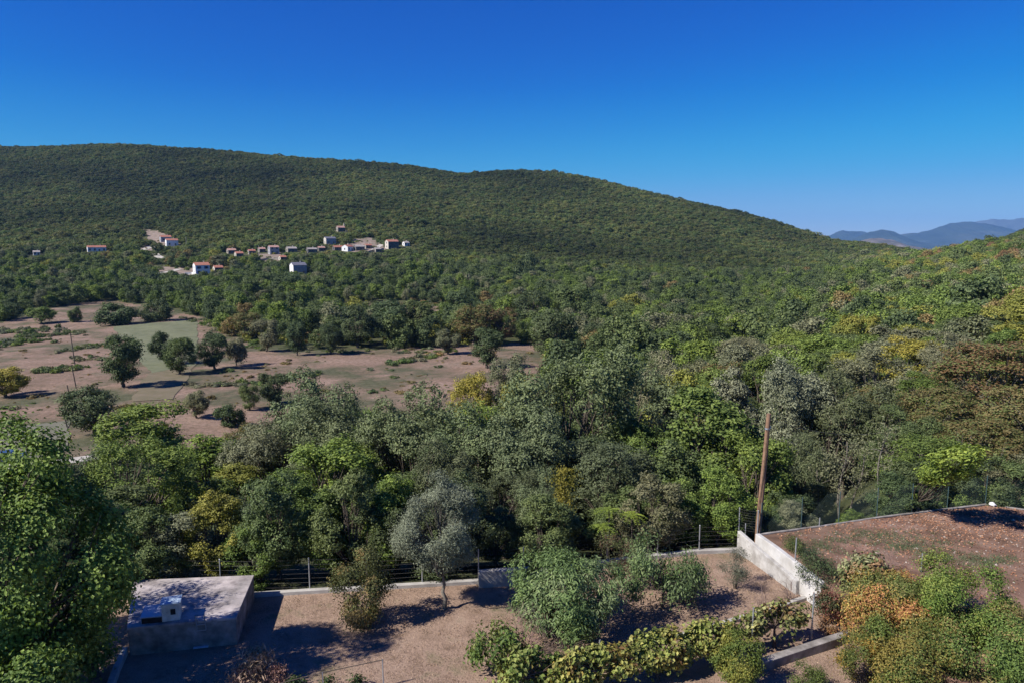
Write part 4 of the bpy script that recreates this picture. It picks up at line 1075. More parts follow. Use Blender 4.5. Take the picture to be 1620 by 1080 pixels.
for px, hgt in ((1416, 11), (1421, 9), (1432, 8), (1438, 9)):
    X, Y, g = stand(px, 700)
    V, F, t_, _, _ = crown(int(px), .5, hgt, 1.0, 12, 90, 8, .5, .6, .35, lobe=(.4, .6), taper=.6)
    o = obj('cypress', mesh('cypress', V, F, [M_LEAF], tint=t_), None, (X, Y, g)); o.color = (*C_['dark'], 1)
    tag(o, {1416: 'tallest dark cypress standing on the ridge end before the blue mountains', 1421: 'second cypress close to the tallest one on the ridge end', 1432: 'short cypress apart from the tall pair on the ridge end', 1438: 'cypress last in line on the ridge end before the pale quarry'}[px], 'tree', 'cypresses on the ridge end')

# a strip of the village road and a parked car glimpsed past the leafy tree
X, Y, g = at(10, 732)
def car(X, Y, g, rz, label):
    paint = surf('blue_car_paint', [(.04, .07, .16), (.05, .085, .19)], 2, .25, 0, spec=.6); dark = surf('car_rubber', [(.015, .015, .015), (.03, .03, .03)], 3, .8, 0)
    t = thing('parked_car', label, 'car', (X, Y, g), rz)
    prof = [(-2.0, .35), (-2.05, .75), (-1.9, .95), (-1.25, 1.02), (-.7, 1.45), (.75, 1.47), (1.35, 1.05), (1.95, .95), (2.05, .6), (2.0, .35)]
    n = len(prof); V = [(x, s * (.82 if z < 1.1 else .66), z) for s in (-1, 1) for x, z in prof]
    b = G(); b.add(V, [[i, (i+1) % n, n + (i+1) % n, n + i] for i in range(n)], [[0, i, i+1] for i in range(1, n-1)] + [[n, n+i+1, n+i] for i in range(1, n-1)])
    b.build('body', paint, t)
    for s in (-1, 1): G().add([(-1.05, s*.80, 1.05), (1.1, s*.80, 1.07), (.68, s*.70, 1.40), (-.62, s*.70, 1.39)], [[0,1,2,3]]).build('side_window', M_GLASS, t)
    G().add([(-1.22, -.62, 1.06), (-1.22, .62, 1.06), (-.74, .55, 1.42), (-.74, -.55, 1.42)], [[0,1,2,3]]).build('windscreen', M_GLASS, t)
    for x in (-1.25, 1.25):
        for s in (-1, 1):
            G().tube([(x, s*.86, .31), (x, s*.66, .31)], [.31, .31], 14).tube([(x, s*.865, .31), (x, s*.862, .31)], [.3, .001], 14).build('wheel', dark, t)
car(X, Y, g, .35, 'blue car parked by the field, glimpsed past the leafy tree')
track('road', [(-30, 742), (30, 738), (80, 733), (150, 724), (190, 719)], 3.4, 'pale lane behind the leafy tree', .1)

# ------------------------------------------------------------------ garden masonry
M_WHITE = surf('whitewashed_concrete', [(.46, .45, .44), (.58, .57, .56)], 1.6, .85, .2, 12, cols2=[(.72, .70, .66), (1, 1, 1)], scale2=.9)
M_STAIN = surf('stained_whitewash', [(.38, .37, .36), (.54, .53, .52)], 1.3, .88, .25, 12, cols2=[(.55, .53, .50), (1, 1, 1)], scale2=2.2)
M_SLAB = surf('old_concrete_roof', [(.25, .22, .215), (.41, .37, .36), (.50, .455, .44)], 2.2, .9, .35, 20, 10, cols2=[(.5, .5, .5), (1.08, 1.05, 1.05)], scale2=1.0)
M_OLDWALL = surf('weathered_concrete_wall', [(.19, .17, .16), (.36, .33, .31)], 2.5, .92, .5, 14, cols2=[(.5, .5, .48), (1.1, 1.1, 1.1)], scale2=1.2)
M_STEEL = surf('galvanised_steel', [(.33, .35, .37), (.45, .47, .49)], 6, .5, 0, metal=.6)
M_WIRE = surf('rusty_wire', [(.07, .065, .06), (.13, .12, .115)], 6, .7, 0)
M_GREENWIRE = surf('dark_green_wire', [(.025, .05, .04), (.04, .07, .055)], 6, .6, 0)

def kerb(name, label, cat, line, width, z0, z1, material, n_sub=3):
    """low wall along a polyline of world (x,y) points with top z1 (number or one per point)"""
    P = np.array([(p[0], p[1]) for p in line], float); Zt = np.broadcast_to(np.asarray(z1, float), (len(P),))
    T = norm(np.gradient(P, axis=0)); Nn = np.c_[-T[:, 1], T[:, 0]] * width / 2
    A, B = P + Nn, P - Nn; n = len(P)
    V = np.r_[np.c_[A, np.full(n, z0)], np.c_[B, np.full(n, z0)], np.c_[B, Zt], np.c_[A, Zt]]
    F = [[i, i+1, n+i+1, n+i] for i in range(n-1)] + [[n+i, n+i+1, 2*n+i+1, 2*n+i] for i in range(n-1)] + [[2*n+i, 2*n+i+1, 3*n+i+1, 3*n+i] for i in range(n-1)] + [[3*n+i, 3*n+i+1, i+1, i] for i in range(n-1)]
    F += [[0, n, 2*n, 3*n], [n-1, 4*n-1, 3*n-1, 2*n-1]]
    g_ = G(); g_.add(V, F)
    o = g_.build(name, material); bv = o.modifiers.new('edge', 'BEVEL'); bv.width = .015; bv.segments = 1
    return tag(o, label, cat)
def line_on(pts, z): return [on(px, py, z) for px, py in pts]

back = line_on([(400, 937), (480, 932), (620, 924), (757, 916)], .16)
kerb('boundary_wall', 'low pale wall along the back of the lawn, under the wire fence', 'wall', back, .24, -1.2, .16, M_CONC)
blk = line_on([(757, 902), (800, 899), (838, 897)], .75)
kerb('boundary_wall', 'short raised block of wall behind the olive shadow', 'wall', blk, .3, -1.2, .75, M_CONC)
bk2 = line_on([(838, 902), (900, 893), (1000, 880), (1100, 869), (1176, 866)], .18)
kerb('boundary_wall', 'low pale wall behind the peach tree, ending at the white wall', 'wall', bk2, .26, -1.2, .18, M_CONC)

# concrete cistern with its roof fittings
q_ = [on(202, 992, 1.1), on(373, 975, 1.1), on(401, 909, 1.1), on(212, 917, 1.1)]
t = thing('cistern', 'big flat roofed concrete water cistern in the corner of the lawn', 'cistern', ((q_[0].x + q_[2].x) / 2, (q_[0].y + q_[2].y) / 2, 0))
c0 = np.array([t.location.x, t.location.y]); ring = [(p.x - c0[0], p.y - c0[1]) for p in q_]
G().prism(ring, -.4, 1.0).build('wall', M_OLDWALL, t)
ring2 = [(x * 1.012, y * 1.012) for x, y in ring]
o = G().prism(ring2, 1.0, 1.1).build('roof_slab', M_SLAB, t); bv = o.modifiers.new('edge', 'BEVEL'); bv.width = .015; bv.segments = 2
ex = (Vector((q_[1].x, q_[1].y, 0)) - Vector((q_[0].x, q_[0].y, 0))); AX = math.atan2(ex.y, ex.x)

M_CAB = surf('cabinet_white', [(.60, .60, .56), (.72, .72, .68)], 3, .6, .1, 12, cols2=[(.7, .68, .62), (1, 1, 1)], scale2=3)
M_LID = surf('blue_grey_sheet', [(.30, .40, .50), (.42, .52, .62)], 3, .45, .1, 10)
M_BLACK = surf('dark_opening', [(.012, .012, .012), (.03, .03, .03)], 3, .8, 0)
p = on(267, 982, 1.1)
t = thing('pump_cabinet', 'white pump cabinet with a blue lid on the cistern roof', 'cabinet', (p.x, p.y + .28, 1.1), AX + .1)
o = G().box((0, 0, .33), (.62, .56, .66)).build('body', M_CAB, t); bv = o.modifiers.new('edge', 'BEVEL'); bv.width = .02; bv.segments = 2
G().box((0, 0, .685), (.70, .64, .05)).build('lid', M_LID, t)
G().box((.08, -.282, .36), (.17, .012, .22)).build('opening', M_BLACK, t)
G().tube([(-.12, -.30, .42), (-.12, -.285, .42)], [.05, .05], 12).build('gauge', M_STEEL, t)
p = on(238, 985, 1.1)
t = thing('hatch', 'raised roof hatch with a tilted pale lid beside the pump cabinet', 'hatch', (p.x, p.y + .3, 1.1), AX)
G().box((0, 0, .11), (.72, .6, .22)).build('curb', M_BLACK, t)
G().box((.03, .04, .30), (.86, .72, .045), rx=.18).build('lid', surf('pale_sheet', [(.40, .43, .47), (.56, .58, .6)], 3, .4, .1, 10, metal=.3), t)
# ladder leaning on the cistern with a step plate at its foot
pt, pb = on(324, 975, 1.32), on(322, 1018, .05)
t = thing('ladder', 'light metal ladder leaning against the front of the cistern', 'ladder', (pb.x, pb.y, 0), AX)
d = Vector((0, (pt.y - pb.y) * .98, 1.38))
for s in (-1, 1): G().tube([(s * .17, 0, 0), (s * .15, d.y, d.z)], [.022, .022], 6).build('rail', M_STEEL, t)
for k in range(5):
    f = .13 + .19 * k; G().box((0, d.y * f, d.z * f), (.33, .07, .025)).build('rung', M_STEEL, t)
G().box((-.05, -.12, .06), (.52, .34, .04), rx=-.08).build('foot_plate', M_LID, t)
# low garden edge in the shade left of the cistern
kerb('garden_edge', 'low concrete edge in the shade between leafy tree and cistern', 'kerb', line_on([(172, 1085), (185, 1050), (198, 1022)], .25), .22, -.2, .25, M_CONC)

# white retaining walls beside the pole
w1 = [(11.1, 34.2), (11.46, 33.2), (11.9, 31.5), (12.33, 29.85)]
kerb('retaining_wall', 'stained white retaining wall between the lawn and the pole', 'wall', w1, .2, -.4, [1.12, .92, .75, .62], M_STAIN)
w2 = [(11.72, 33.4), (12.08, 32.0), (12.5, 29.9), (12.8, 28.5)]
kerb('retaining_wall', 'bright white retaining wall holding the stony terrace', 'wall', w2, .22, -.4, [1.3, 1.28, 1.25, 1.2], M_WHITE)

# upper stony terrace
TZ = 1.18
TP = [(11.85, 33.45), (18.9, 35.7), (25.4, 37.5), (30, 35.0), (40, 29.5), (40, 12), (14.6, 12), (13.9, 24), (13.05, 27.4), (12.6, 29.9), (12.18, 32.0)]
M_TERR = surf('stony_soil', [(.115, .07, .052), (.20, .125, .095), (.25, .17, .135)], 1.0, .95, .6, 9, 10, .1, bdist=.06, cols2=[(.62, .64, .58), (1.1, 1.05, 1.02)], scale2=.35)
gx, gy = np.meshgrid(np.arange(12, 40.1, .25), np.arange(12, 38.1, .25), indexing='ij')
def terr_z(x, y): return TZ + .05 * fbm(x / 2.2, y / 2.2, 31) + .025 * vnoise(x / .4, y / .4, 32)
inside = inpoly(gx.ravel(), gy.ravel(), TP).reshape(gx.shape)
# pull outside vertices onto the outline so the sheet meets the walls
fx, fy = gx.copy(), gy.copy()
TPa = np.array(TP); seg0 = TPa; seg1 = np.roll(TPa, -1, 0)
for i, j in zip(*np.where(~inside)):
    p = np.array([gx[i, j], gy[i, j]]); dvec = seg1 - seg0; tt = np.clip(((p - seg0) * dvec).sum(1) / (dvec ** 2).sum(1), 0, 1); cpt = seg0 + dvec * tt[:, None]
    k = np.argmin(((cpt - p) ** 2).sum(1))
    if ((cpt[k] - p) ** 2).sum() < .14: fx[i, j], fy[i, j] = cpt[k]
moved = (fx != gx) | (fy != gy); okv = inside | moved
ny_ = gx.shape[1]; i, j = np.meshgrid(np.arange(gx.shape[0] - 1), np.arange(ny_ - 1), indexing='ij')
good = okv[:-1, :-1] & okv[1:, :-1] & okv[1:, 1:] & okv[:-1, 1:]
qq = (i * ny_ + j)[good]
V = np.c_[fx.ravel(), fy.ravel(), terr_z(fx, fy).ravel()]
F = np.stack([qq, qq + ny_, qq + ny_ + 1, qq + 1], 1)
tag(obj('terrace', mesh('terrace', V, F, [M_TERR], smooth=True)), 'raised stony brown soil of the upper terrace', None, None, 'structure')
g_ = G(); n_ = len(TP)
skirt = np.array(TP); V = np.r_[np.c_[skirt, np.full(n_, -.6)], np.c_[skirt, np.full(n_, TZ + .02)]]
g_.add(V, [[k, (k + 1) % n_, n_ + (k + 1) % n_, n_ + k] for k in range(n_)])
tag(g_.build('terrace_side', M_TERR), 'earth side of the upper terrace', None, None, 'structure')
kerb('terrace_kerb', 'narrow concrete kerb along the rear edge of the stony terrace', 'kerb', [(11.8, 33.5), (15.5, 34.65), (18.9, 35.8), (22.2, 36.75), (25.4, 37.62)], .14, -.5, TZ + .05, M_OLDWALL)
kerb('terrace_kerb', 'short concrete kerb turning the far corner of the stony terrace', 'kerb', [(25.55, 37.55), (27.6, 36.4), (30.2, 35.0), (34, 32.8)], .14, -.5, TZ + .05, M_OLDWALL)
def rock(name, label, loc, s, seed, material):
    rng = RS(seed); V = []
    for a in range(6):
        for b_ in range(8):
            th, ph = math.pi * (a + .5) / 6, 2 * math.pi * b_ / 8; r = 1 + .25 * rng.normal() * .6
            V.append((s * r * math.sin(th) * math.cos(ph), s * r * math.sin(th) * math.sin(ph), s * .6 * r * math.cos(th)))
    F = [[a*8+b_, a*8+(b_+1) % 8, (a+1)*8+(b_+1) % 8, (a+1)*8+b_] for a in range(5) for b_ in range(8)]
    F3 = [[0, k+1, k] for k in range(1, 7)] + [[40, 40+k, 40+k+1] for k in range(1, 7)]
    return tag(G().add(V, F, F3).build(name, material, None, loc), label, 'rock')
rock('rock', 'white stone lying on the far corner of the terrace kerb', (25.5, 37.35, TZ + .12), .17, 3, M_WALL['white'])

# kerbs of the vine strip
kerb('garden_kerb', 'long pale kerb between the peach trees and the vine row', 'kerb', line_on([(1286, 938), (1243, 953), (1177, 973), (1080, 1001), (1010, 1021), (955, 1037)], .14), .2, -.2, .14, M_CONC)
kb = line_on([(1345, 996), (1310, 1010), (1255, 1027), (1195, 1048)], .34)
kerb('stone_wall', 'low rough stone wall with leaf shadows below the vine row', 'wall', kb, .32, -.2, [.28, .36, .33, .36], M_OLDWALL)

# ------------------------------------------------------------------ fences
def fence(label, posts, wires, base, height, wire_mat, post_mat, mesh_panel=False, group='wire fences round the garden', r=.028):
    p0 = posts[0]
    t = thing('wire_fence', label, 'fence', (p0[0], p0[1], base), 0, group)
    L_ = [(p[0] - p0[0], p[1] - p0[1], (p[2] if len(p) > 2 else base) - base) for p in posts]
    for x, y, z in L_: G().tube([(x, y, z - .15), (x, y, z + height)], [r, r], 7).tube([(x, y, z + height), (x, y, z + height + .02)], [r * 1.2, r * .6], 7).build('post', post_mat, t, smooth=True)
    for k in range(wires):
        f = height * (k + .6) / (wires + .1); P = []
        for a, b in zip(L_[:-1], L_[1:]):
            for u in (0, .33, .66): P.append((a[0] + (b[0] - a[0]) * u, a[1] + (b[1] - a[1]) * u, a[2] + (b[2] - a[2]) * u + f - .025 * math.sin(u * math.pi)))
        P.append((L_[-1][0], L_[-1][1], L_[-1][2] + f))
        G().tube(P, .0035, 3).build('wire', wire_mat, t)
    if mesh_panel:
        g_ = G()
        for a, b in zip(L_[:-1], L_[1:]):
            a, b = np.array(a), np.array(b); ln = np.linalg.norm(b - a); m = int(ln / .12)
            for k in range(m):
                for s in (-1, 1):
                    u0 = k / m; u1 = u0 + s * height / ln
                    u1c = min(1, max(0, u1)); hh = height * abs(u1c - u0) * ln / height
                    g_.tube([a + (b - a) * u0 + [0, 0, .02], a + (b - a) * u1c + [0, 0, min(height, hh)]], .0035, 3)
        o = g_.build('wire_mesh', wire_mat, t); o['kind'] = 'stuff'
    return t
def mix(a, b, u): return (a[0] + (b[0] - a[0]) * u, a[1] + (b[1] - a[1]) * u)
fl = [on(212, 932, 0), on(350, 938, .0), on(490, 930, .16), on(580, 925, .16), on(668, 920, .16), on(757, 916, .16)]
fl = [(p.x, p.y + .02) for p in fl]
fence('wire fence on the low wall behind the lawn, from cistern to raised block', fl, 7, .10, 1.45, M_WIRE, M_STEEL)
fb = [on(757, 901, .75), on(828, 897, .75)]
fence('short wire fence on top of the raised wall block', [(p.x, p.y) for p in fb], 6, .70, 1.0, M_WIRE, M_STEEL)
fr = [on(838, 901, .18), on(899, 893, .18), on(960, 885, .18), on(1040, 876, .18), on(1106, 868.5, .18), on(1178, 866, .18)]
fence('wire fence behind the peach tree and the dry bush', [(p.x, p.y) for p in fr], 6, .12, 1.3, M_WIRE, M_STEEL)
fence('short wire fence closing the gap behind the wooden pole', [(11.1, 34.25, 1.1), (11.75, 33.5, 1.25)], 9, 1.1, 1.15, M_WIRE, M_STEEL, r=.03)
fg = [(11.95, 33.62), (14.2, 34.4), (16.4, 35.2), (18.6, 35.8), (20.7, 36.4), (22.9, 37.0), (25.4, 37.75), (28.0, 36.3), (31, 34.7)]
fence('dark green mesh fence along the rear of the stony terrace', [(x, y, TZ) for x, y in fg], 2, TZ, 1.55, M_GREENWIRE, surf('dark_green_post', [(.04, .075, .075), (.06, .1, .1)], 6, .5, 0), mesh_panel=True, r=.024)
for px, py, h, lab in ((1258, 884, 1.0, 'grey stake at the edge of the terrace near the white wall'), (1457, 905, .85, 'grey stake standing in the middle of the stony terrace'), (1588, 1000, .55, 'short white stake at the near side of the stony terrace'), (1296, 832, .45, 'short stake just inside the green mesh fence')):
    p = on(px, py, TZ); tag(G().tube([(0, 0, -.1), (0.01, 0, h)], [.03, .028], 7).build('stake', M_STEEL, None, (p.x, p.y, TZ), smooth=True), lab, 'stake', 'stakes on the stony terrace')

# wooden pole and its cables
P0 = Vector((11.98, 34.15, 0)); ht = 6.95
t = thing('utility_pole', 'reddish brown wooden pole leaning slightly between the white walls', 'pole', P0)
g_ = G().tube([(0, 0, -.4), (.05, 0, 1.6), (.13, 0, 3.4), (.22, .02, 5.2), (.29, .02, ht)], [.15, .142, .13, .115, .105], 14)
g_.add([(.29 + .105 * math.cos(a * math.pi / 7), .02 + .105 * math.sin(a * math.pi / 7), ht) for a in range(14)], [], [[0, k, k + 1] for k in range(1, 13)])
g_.build('pole_shaft', M_POLE, t, smooth=True)
G().tube([(.12, -.11, ht - .75), (.42, .1, ht - .72)], [.018, .018], 6).tube([(.25, .02, ht - .76), (.25, .02, ht - .68)], [.122, .122], 14).build('bracket', M_STEEL, t)
G().tube([(.41, .08, ht - .72), (.41, .08, ht - .6)], [.04, .03], 8).build('insulator', M_CAB, t)
G().tube([(.24, -.13, ht - .7), (.1, -.145, 4.0), (-.06, -.15, 2.3), (.06, -.16, 1.9), (-.03, -.16, 1.2), (.03, -.155, .5)], [.012] * 6, 5).build('lead', M_BLACK, t)
def cable(label, a, b, sag, r=.012):
    P = [tuple(np.array(a) + (np.array(b) - np.array(a)) * u - np.array([0, 0, sag * 4 * u * (1 - u)])) for u in np.linspace(0, 1, 24)]
    tag(G().tube(P, r, 4).build('cable', M_BLACK if r > .013 else M_WIRE), label, 'cable', 'cables from the wooden pole')
a0 = P0 + Vector((.41, .08, ht - .6))
cable('thin cable sloping from the top of the wooden pole into the wood', a0 + Vector((-.1, 0, .35)), (23.5, 44.0, 3.6), .5, .009)
cable('lower thin cable from the pole bracket into the dark gap', a0, (20.5, 42.0, 1.9), .5, .009)
# pipe frame by the near lawn edge
pr = on(605, 1043, 1.0); pl = on(447, 1080, 1.0); pm = on(510, 1063, 1.0)
t = thing('pipe_frame', 'thin grey pipe railing at the near edge of the lawn', 'railing', (pr.x, pr.y, 0))
R_ = [(0, 0, 1.0), (pm.x - pr.x, pm.y - pr.y, 1.0), ((pl.x - pr.x) * 1.25, (pl.y - pr.y) * 1.25, 1.0)]
G().tube(R_, .016, 6).build('rail', M_BARK, t, smooth=True)
for (x, y, z), m_ in ((R_[0], M_STEEL), (R_[1], M_STEEL), (R_[2], M_STEEL)): G().tube([(x + .02, y, -.1), (x, y, 1.02)], .022, 7).build('post', m_, t, smooth=True)

# ------------------------------------------------------------------ garden plants
def plant(name, label, cat, loc, seed, h0, h1, rad, colours, L, W, n_lobes=12, n_clumps=260, per=18, clump=.3, droop=0.0, stems=3, r0=.05, lobe=(.28, .5), fork=None, bark=None, group=None, part='foliage', taper=0, scatter=.9, up=.45, gloss=False, sq=(1, 1), rotz=0, low=.25):
    """a garden plant: empty > trunk, foliage; colours may be several, mixed spray by spray"""
    t = thing(name, label, cat, loc, rotz, group)
    V, F, ti, LC, LR = crown(seed, h0, h1, rad, n_lobes, n_clumps, per, clump, L, W, droop, lobe, taper, up, scatter, low)
    V[:, 0] *= sq[0]; V[:, 1] *= sq[1]; LC = LC * np.array([sq[0], sq[1], 1])
    rng = RS(seed + 9)
    cols = colours if isinstance(colours, list) else [colours]
    if len(cols) == 1:
        o = obj(part, mesh(name + '_' + part, V, F, [M_OAKLEAF if gloss else M_LEAF], tint=ti), t); o.color = (*cols[0], 1)
    else:
        ctr = V.reshape(-1, 4, 3).mean(1); sel = (fbm(ctr[:, 0] / (rad * .55) + 3, ctr[:, 1] / (rad * .55) + ctr[:, 2] / (rad * .55), seed, 3) * 1.5 + rng.uniform(-.5, .5, len(ctr)))
        rk = np.argsort(np.argsort(sel)) / len(sel); k = (rk * len(cols)).astype(int)
        for j, c in enumerate(cols):
            m_ = k == j
            vv = V.reshape(-1, 4, 3)[m_].reshape(-1, 3); tt = ti.reshape(-1, 4)[m_].ravel()
            o = obj(part, mesh(name + '_' + part, vv, np.arange(len(vv)).reshape(-1, 4), [M_LEAF], tint=tt), t); o.color = (*c, 1)
    lg = limbs(seed, 0, fork or max(.15, h0 + .1), r0, LC, LR, stems=stems, sub=2)
    lg.build('trunk', bark or M_BARK, t, smooth=True)
    return t

def g0(px, py, z=0.0): return on(px, py, z)
# big leafy tree in the left corner
plant('leafy_tree', 'big leafy tree with broad bright green leaves in the near garden corner', 'tree', (-15.6, 21.9, 0), 41, .3, 9.6, 3.2, [(.135, .20, .042), (.16, .235, .048), (.115, .18, .042)], .14, .11, 44, 3300, 15, .40, .35, 2, .16, (.19, .32), 2.0, taper=.4, up=.75, sq=(1, .72))
plant('leafy_tree', 'dark lower leafy tree at the picture edge below the big one', 'tree', (-19.6, 23.2, 0), 43, .2, 8.2, 2.8, [(.12, .19, .042), (.145, .215, .048)], .125, .10, 22, 1200, 15, .5, .35, 2, .14, (.26, .4), 1.6)
plant('leafy_tree', 'leafy branches reaching low over the shaded corner of the cistern', 'tree', (-14.7, 23.7, 0), 47, .3, 4.2, 1.35, [(.115, .18, .042), (.14, .21, .048)], .125, .10, 16, 600, 15, .42, .4, 2, .09, (.26, .42), 1.0)
plant('leafy_bush', 'low leafy growth in the bottom corner under the big leafy tree', 'bush', (-14.9, 20.0, 0), 48, .05, 3.2, 1.9, [(.115, .18, .042), (.14, .21, .048)], .14, .11, 20, 900, 15, .4, .4, 4, .05, (.22, .36), .5)
# lime tree leaning in over the terrace fence
t = thing('leaning_tree', 'lime green tree leaning in over the terrace fence, its shadow on the far corner', 'tree', (21.2, 36.75, TZ - .5))
V, F, ti, LC, LR = crown(55, 2.4, 4.9, 1.45, 16, 300, 16, .34, .16, .11, .1, (.2, .36), .2, .6, 1.0)
for A_ in (V, LC): A_[:, 1] -= .72 * A_[:, 2]
o = obj('crown', mesh('lime_crown', V, F, [M_LEAF], tint=ti), t); o.color = (.20, .26, .05, 1)
lg_ = limbs(55, 0, 1.0, .07, LC, LR, lean=.02, sub=2); lg_.build('trunk', M_BARK, t, smooth=True)
# pruned olive
p = g0(702, 962)
t = thing('olive_tree', 'round silvery olive tree with a thin leaning trunk on the lawn', 'tree', p)
V, F, ti, LC, LR = crown(61, 1.25, 5.45, 1.72, 34, 1900, 26, .25, .105, .030, -.2, (.17, .30), .35, .3, 1.1)
V[:, 0] -= .35; LC[:, 0] -= .35
o = obj('crown', mesh('olive_crown', V, F, [M_OAKLEAF], tint=ti), t); o.color = (.185, .205, .135, 1)
limbs(61, 0, 1.5, .07, LC, LR, lean=.02, sub=3).build('trunk', M_PALEBARK, t, smooth=True)
# bushes of the lawn
p = g0(568, 992); plant('bush', 'dark olive bush with yellow tips standing alone on the lawn', 'bush', p, 63, .1, 3.1, 1.2, [(.085, .095, .035), (.105, .115, .042), (.20, .155, .06)], .10, .055, 18, 650, 17, .26, .5, 5, .03, (.22, .38), .4, low=.1)
p = g0(900, 1000); plant('peach_tree', 'big bushy peach tree with drooping leaves in mid garden', 'tree', p, 65, .45, 3.35, 2.25, [(.125, .185, .062), (.15, .215, .078), (.185, .235, .105)], .17, .055, 34, 800, 22, .27, .6, 6, .05, (.22, .38), .5, taper=.15, up=.75)
p = g0(1046, 962); plant('peach_tree', 'smaller open peach tree with a visible trunk beside the big one', 'tree', p, 67, .7, 3.0, 1.75, [(.115, .17, .06), (.15, .20, .085)], .18, .055, 16, 330, 16, .36, .8, 1, .06, (.2, .32), .9)
p = g0(1090, 950); plant('peach_tree', 'low young peach tree between the open one and the kerb', 'tree', p, 69, .5, 1.8, .8, [(.12, .175, .07)], .18, .055, 8, 90, 14, .3, 1.0, 1, .035, (.26, .4), .6)
p = g0(985, 925); plant('dry_bush', 'reddish brown half dry bush behind the peach trees', 'bush', p, 71, .1, 2.5, 1.3, [(.13, .075, .05), (.10, .085, .045), (.085, .095, .04)], .09, .04, 14, 380, 14, .3, .5, 7, .02, (.24, .4), .4)
p = g0(1163, 930); plant('olive_shrub', 'small grey olive shrub in front of the stained white wall', 'shrub', p, 73, .25, 1.75, .75, [(.12, .13, .09)], .075, .022, 14, 300, 14, .24, .2, 4, .02, (.22, .36), .4, scatter=1.3)
def bare(label, px, py, h, n, seed, mat_=M_TWIG, spread=.35, depth=4, r=.014):
    p = g0(px, py); t, _ = twigs(seed, (0, 0, -.05), h, spread, n, depth, r); return tag(t.build('bare_shrub', mat_, None, p), label, 'shrub', 'leafless shrubs of the garden')
bare('leafless twiggy shrub at the end of the stained white wall', 1250, 950, 1.2, 7, 81)
bare('leafless shoots beside the small olive shrub', 1205, 962, 1.1, 6, 82)
bare('pinkish leafless shrub in front of the big peach tree', 832, 1040, 1.7, 16, 83, surf('pink_twig', [(.22, .13, .12), (.34, .22, .2)], 6, .9, 0), .4)
bare('dry leafless shoots among the nearest vines', 880, 1055, 1.7, 9, 84)
# yellow creeper and sprouts by the fence
p = on(893, 880, 0); t = thing('creeper', 'tall pillar of yellow creeper hanging over the fence', 'creeper', (p.x, p.y + .5, 0))
rng = RS(88); z = rng.uniform(.5, 4.3, 2600); C = np.c_[rng.normal(size=2600) * (.2 + .16 * np.sin(z * 2.1) ** 2), rng.normal(size=2600) * .25, z]
V, F = leaves(C, norm(rng.normal(size=(2600, 3)) + [-.4, -.6, .3]), np.full(2600, .10), np.full(2600, .08), rng); o = obj('foliage', mesh('creeper', V, F, [M_LEAF], tint=np.repeat(np.clip(.5 + .35 * vnoise(z * 1.5, C[:, 0] * 4, 5), 0, 1), 4)), t); o.color = (.19, .17, .03, 1)
G().tube([(0, 0, -1), (.05, .05, 2), (0, 0, 4.2)], [.06, .05, .02], 6).build('trunk', M_BARK, t)
def sprout(px, py, Y, label, n, seed, size=1.0, col=(.15, .2, .035)):
    rng = RS(seed); X, Y_, g = stand(px, Y); top = z_at(Y, py)
    t = thing('sumac_sprout', label, 'sapling', (X, Y_, g), 0, 'palm like sprouts behind the fence')
    G().tube([(0, 0, -.1), (.03, 0, (top - g) * .5), (0, 0, top - g)], [.035, .03, .02], 6).build('stem', M_BARK, t)
    for k in range(n):
        a = 2 * math.pi * k / n + rng.uniform(-.2, .2); el = rng.uniform(.1, .6); u = np.linspace(0, 1, 11)
        R_ = u * .8 * size; zz = top - g + size * (.55 * math.sin(el) * u * 1.4 - .5 * u ** 2)
        spine = np.c_[R_ * math.cos(a), R_ * math.sin(a), zz]
        C, TT = [], []
        for q in range(1, 11):
            side = np.array([-math.sin(a), math.cos(a), -.25]); fwd = np.array([math.cos(a), math.sin(a), -.2])
            for s in (-1, 1): C.append(spine[q] + side * s * .10 * size); TT.append(side * s + fwd * .5)
        C, TT = np.array(C), np.array(TT); V, F = leaves(C, norm(np.array([[0, 0, 1.0]]) + rng.normal(size=(len(C), 3)) * .15), np.full(len(C), .24 * size), np.full(len(C), .085 * size), rng, tan=TT)
        o = obj('frond', mesh('frond', V, F, [M_LEAF], tint=np.full(len(V), rng.uniform(.3, .8))), t); o.color = (*col, 1)
sprout(950, 832, 32.9, 'palm like sprout leaning nearest the yellow creeper', 9, 91, 1.0)
sprout(962, 806, 33.4, 'upper palm like sprout against the dark wood', 8, 92, .85)
sprout(998, 814, 33.5, 'lime green sprout beside the palm like pair', 10, 93, .85, (.20, .25, .04))
sprout(1440, 785, 37.2, 'small lime sprout behind the green mesh fence', 8, 94, .8)
# understorey behind the fences
US = [(235, 32.0, 2.3, 'mid'), (290, 31.6, 2.0, 'olive'), (345, 32.2, 2.6, 'yellowgreen'), (410, 31.4, 1.9, 'green'), (440, 33.5, 3.2, 'mid'), (520, 33.2, 2.6, 'green'), (555, 34.5, 3.4, 'mid'), (605, 33, 2.2, 'dark'), (625, 35.5, 3.0, 'bright'),
      (690, 34.5, 2.0, 'dark'), (730, 36, 3.0, 'dark'), (790, 34.6, 1.8, 'dark'), (860, 33.5, 2.4, 'mid'), (1030, 37, 2.6, 'olive'), (1075, 37.2, 2.6, 'green'), (1135, 37.0, 2.8, 'bright'), (1165, 36.2, 1.6, 'mid'), (1225, 36.6, 1.6, 'dark'),
      (1255, 37.4, 1.4, 'olive'), (1285, 38.5, .8, 'dark'), (1345, 38.2, .9, 'green'), (1415, 38.8, 2.0, 'dark'), (1455, 39.6, 2.4, 'dark'), (1500, 40, 2.6, 'green'), (1545, 40.6, 2.6, 'dark'), (1590, 40.4, 2.6, 'mid'), (1640, 39.6, 3.0, 'olive')]
usw = dict(mid='green', olive='grey olive', yellowgreen='yellowish', green='fresh green', dark='dark', bright='bright green')
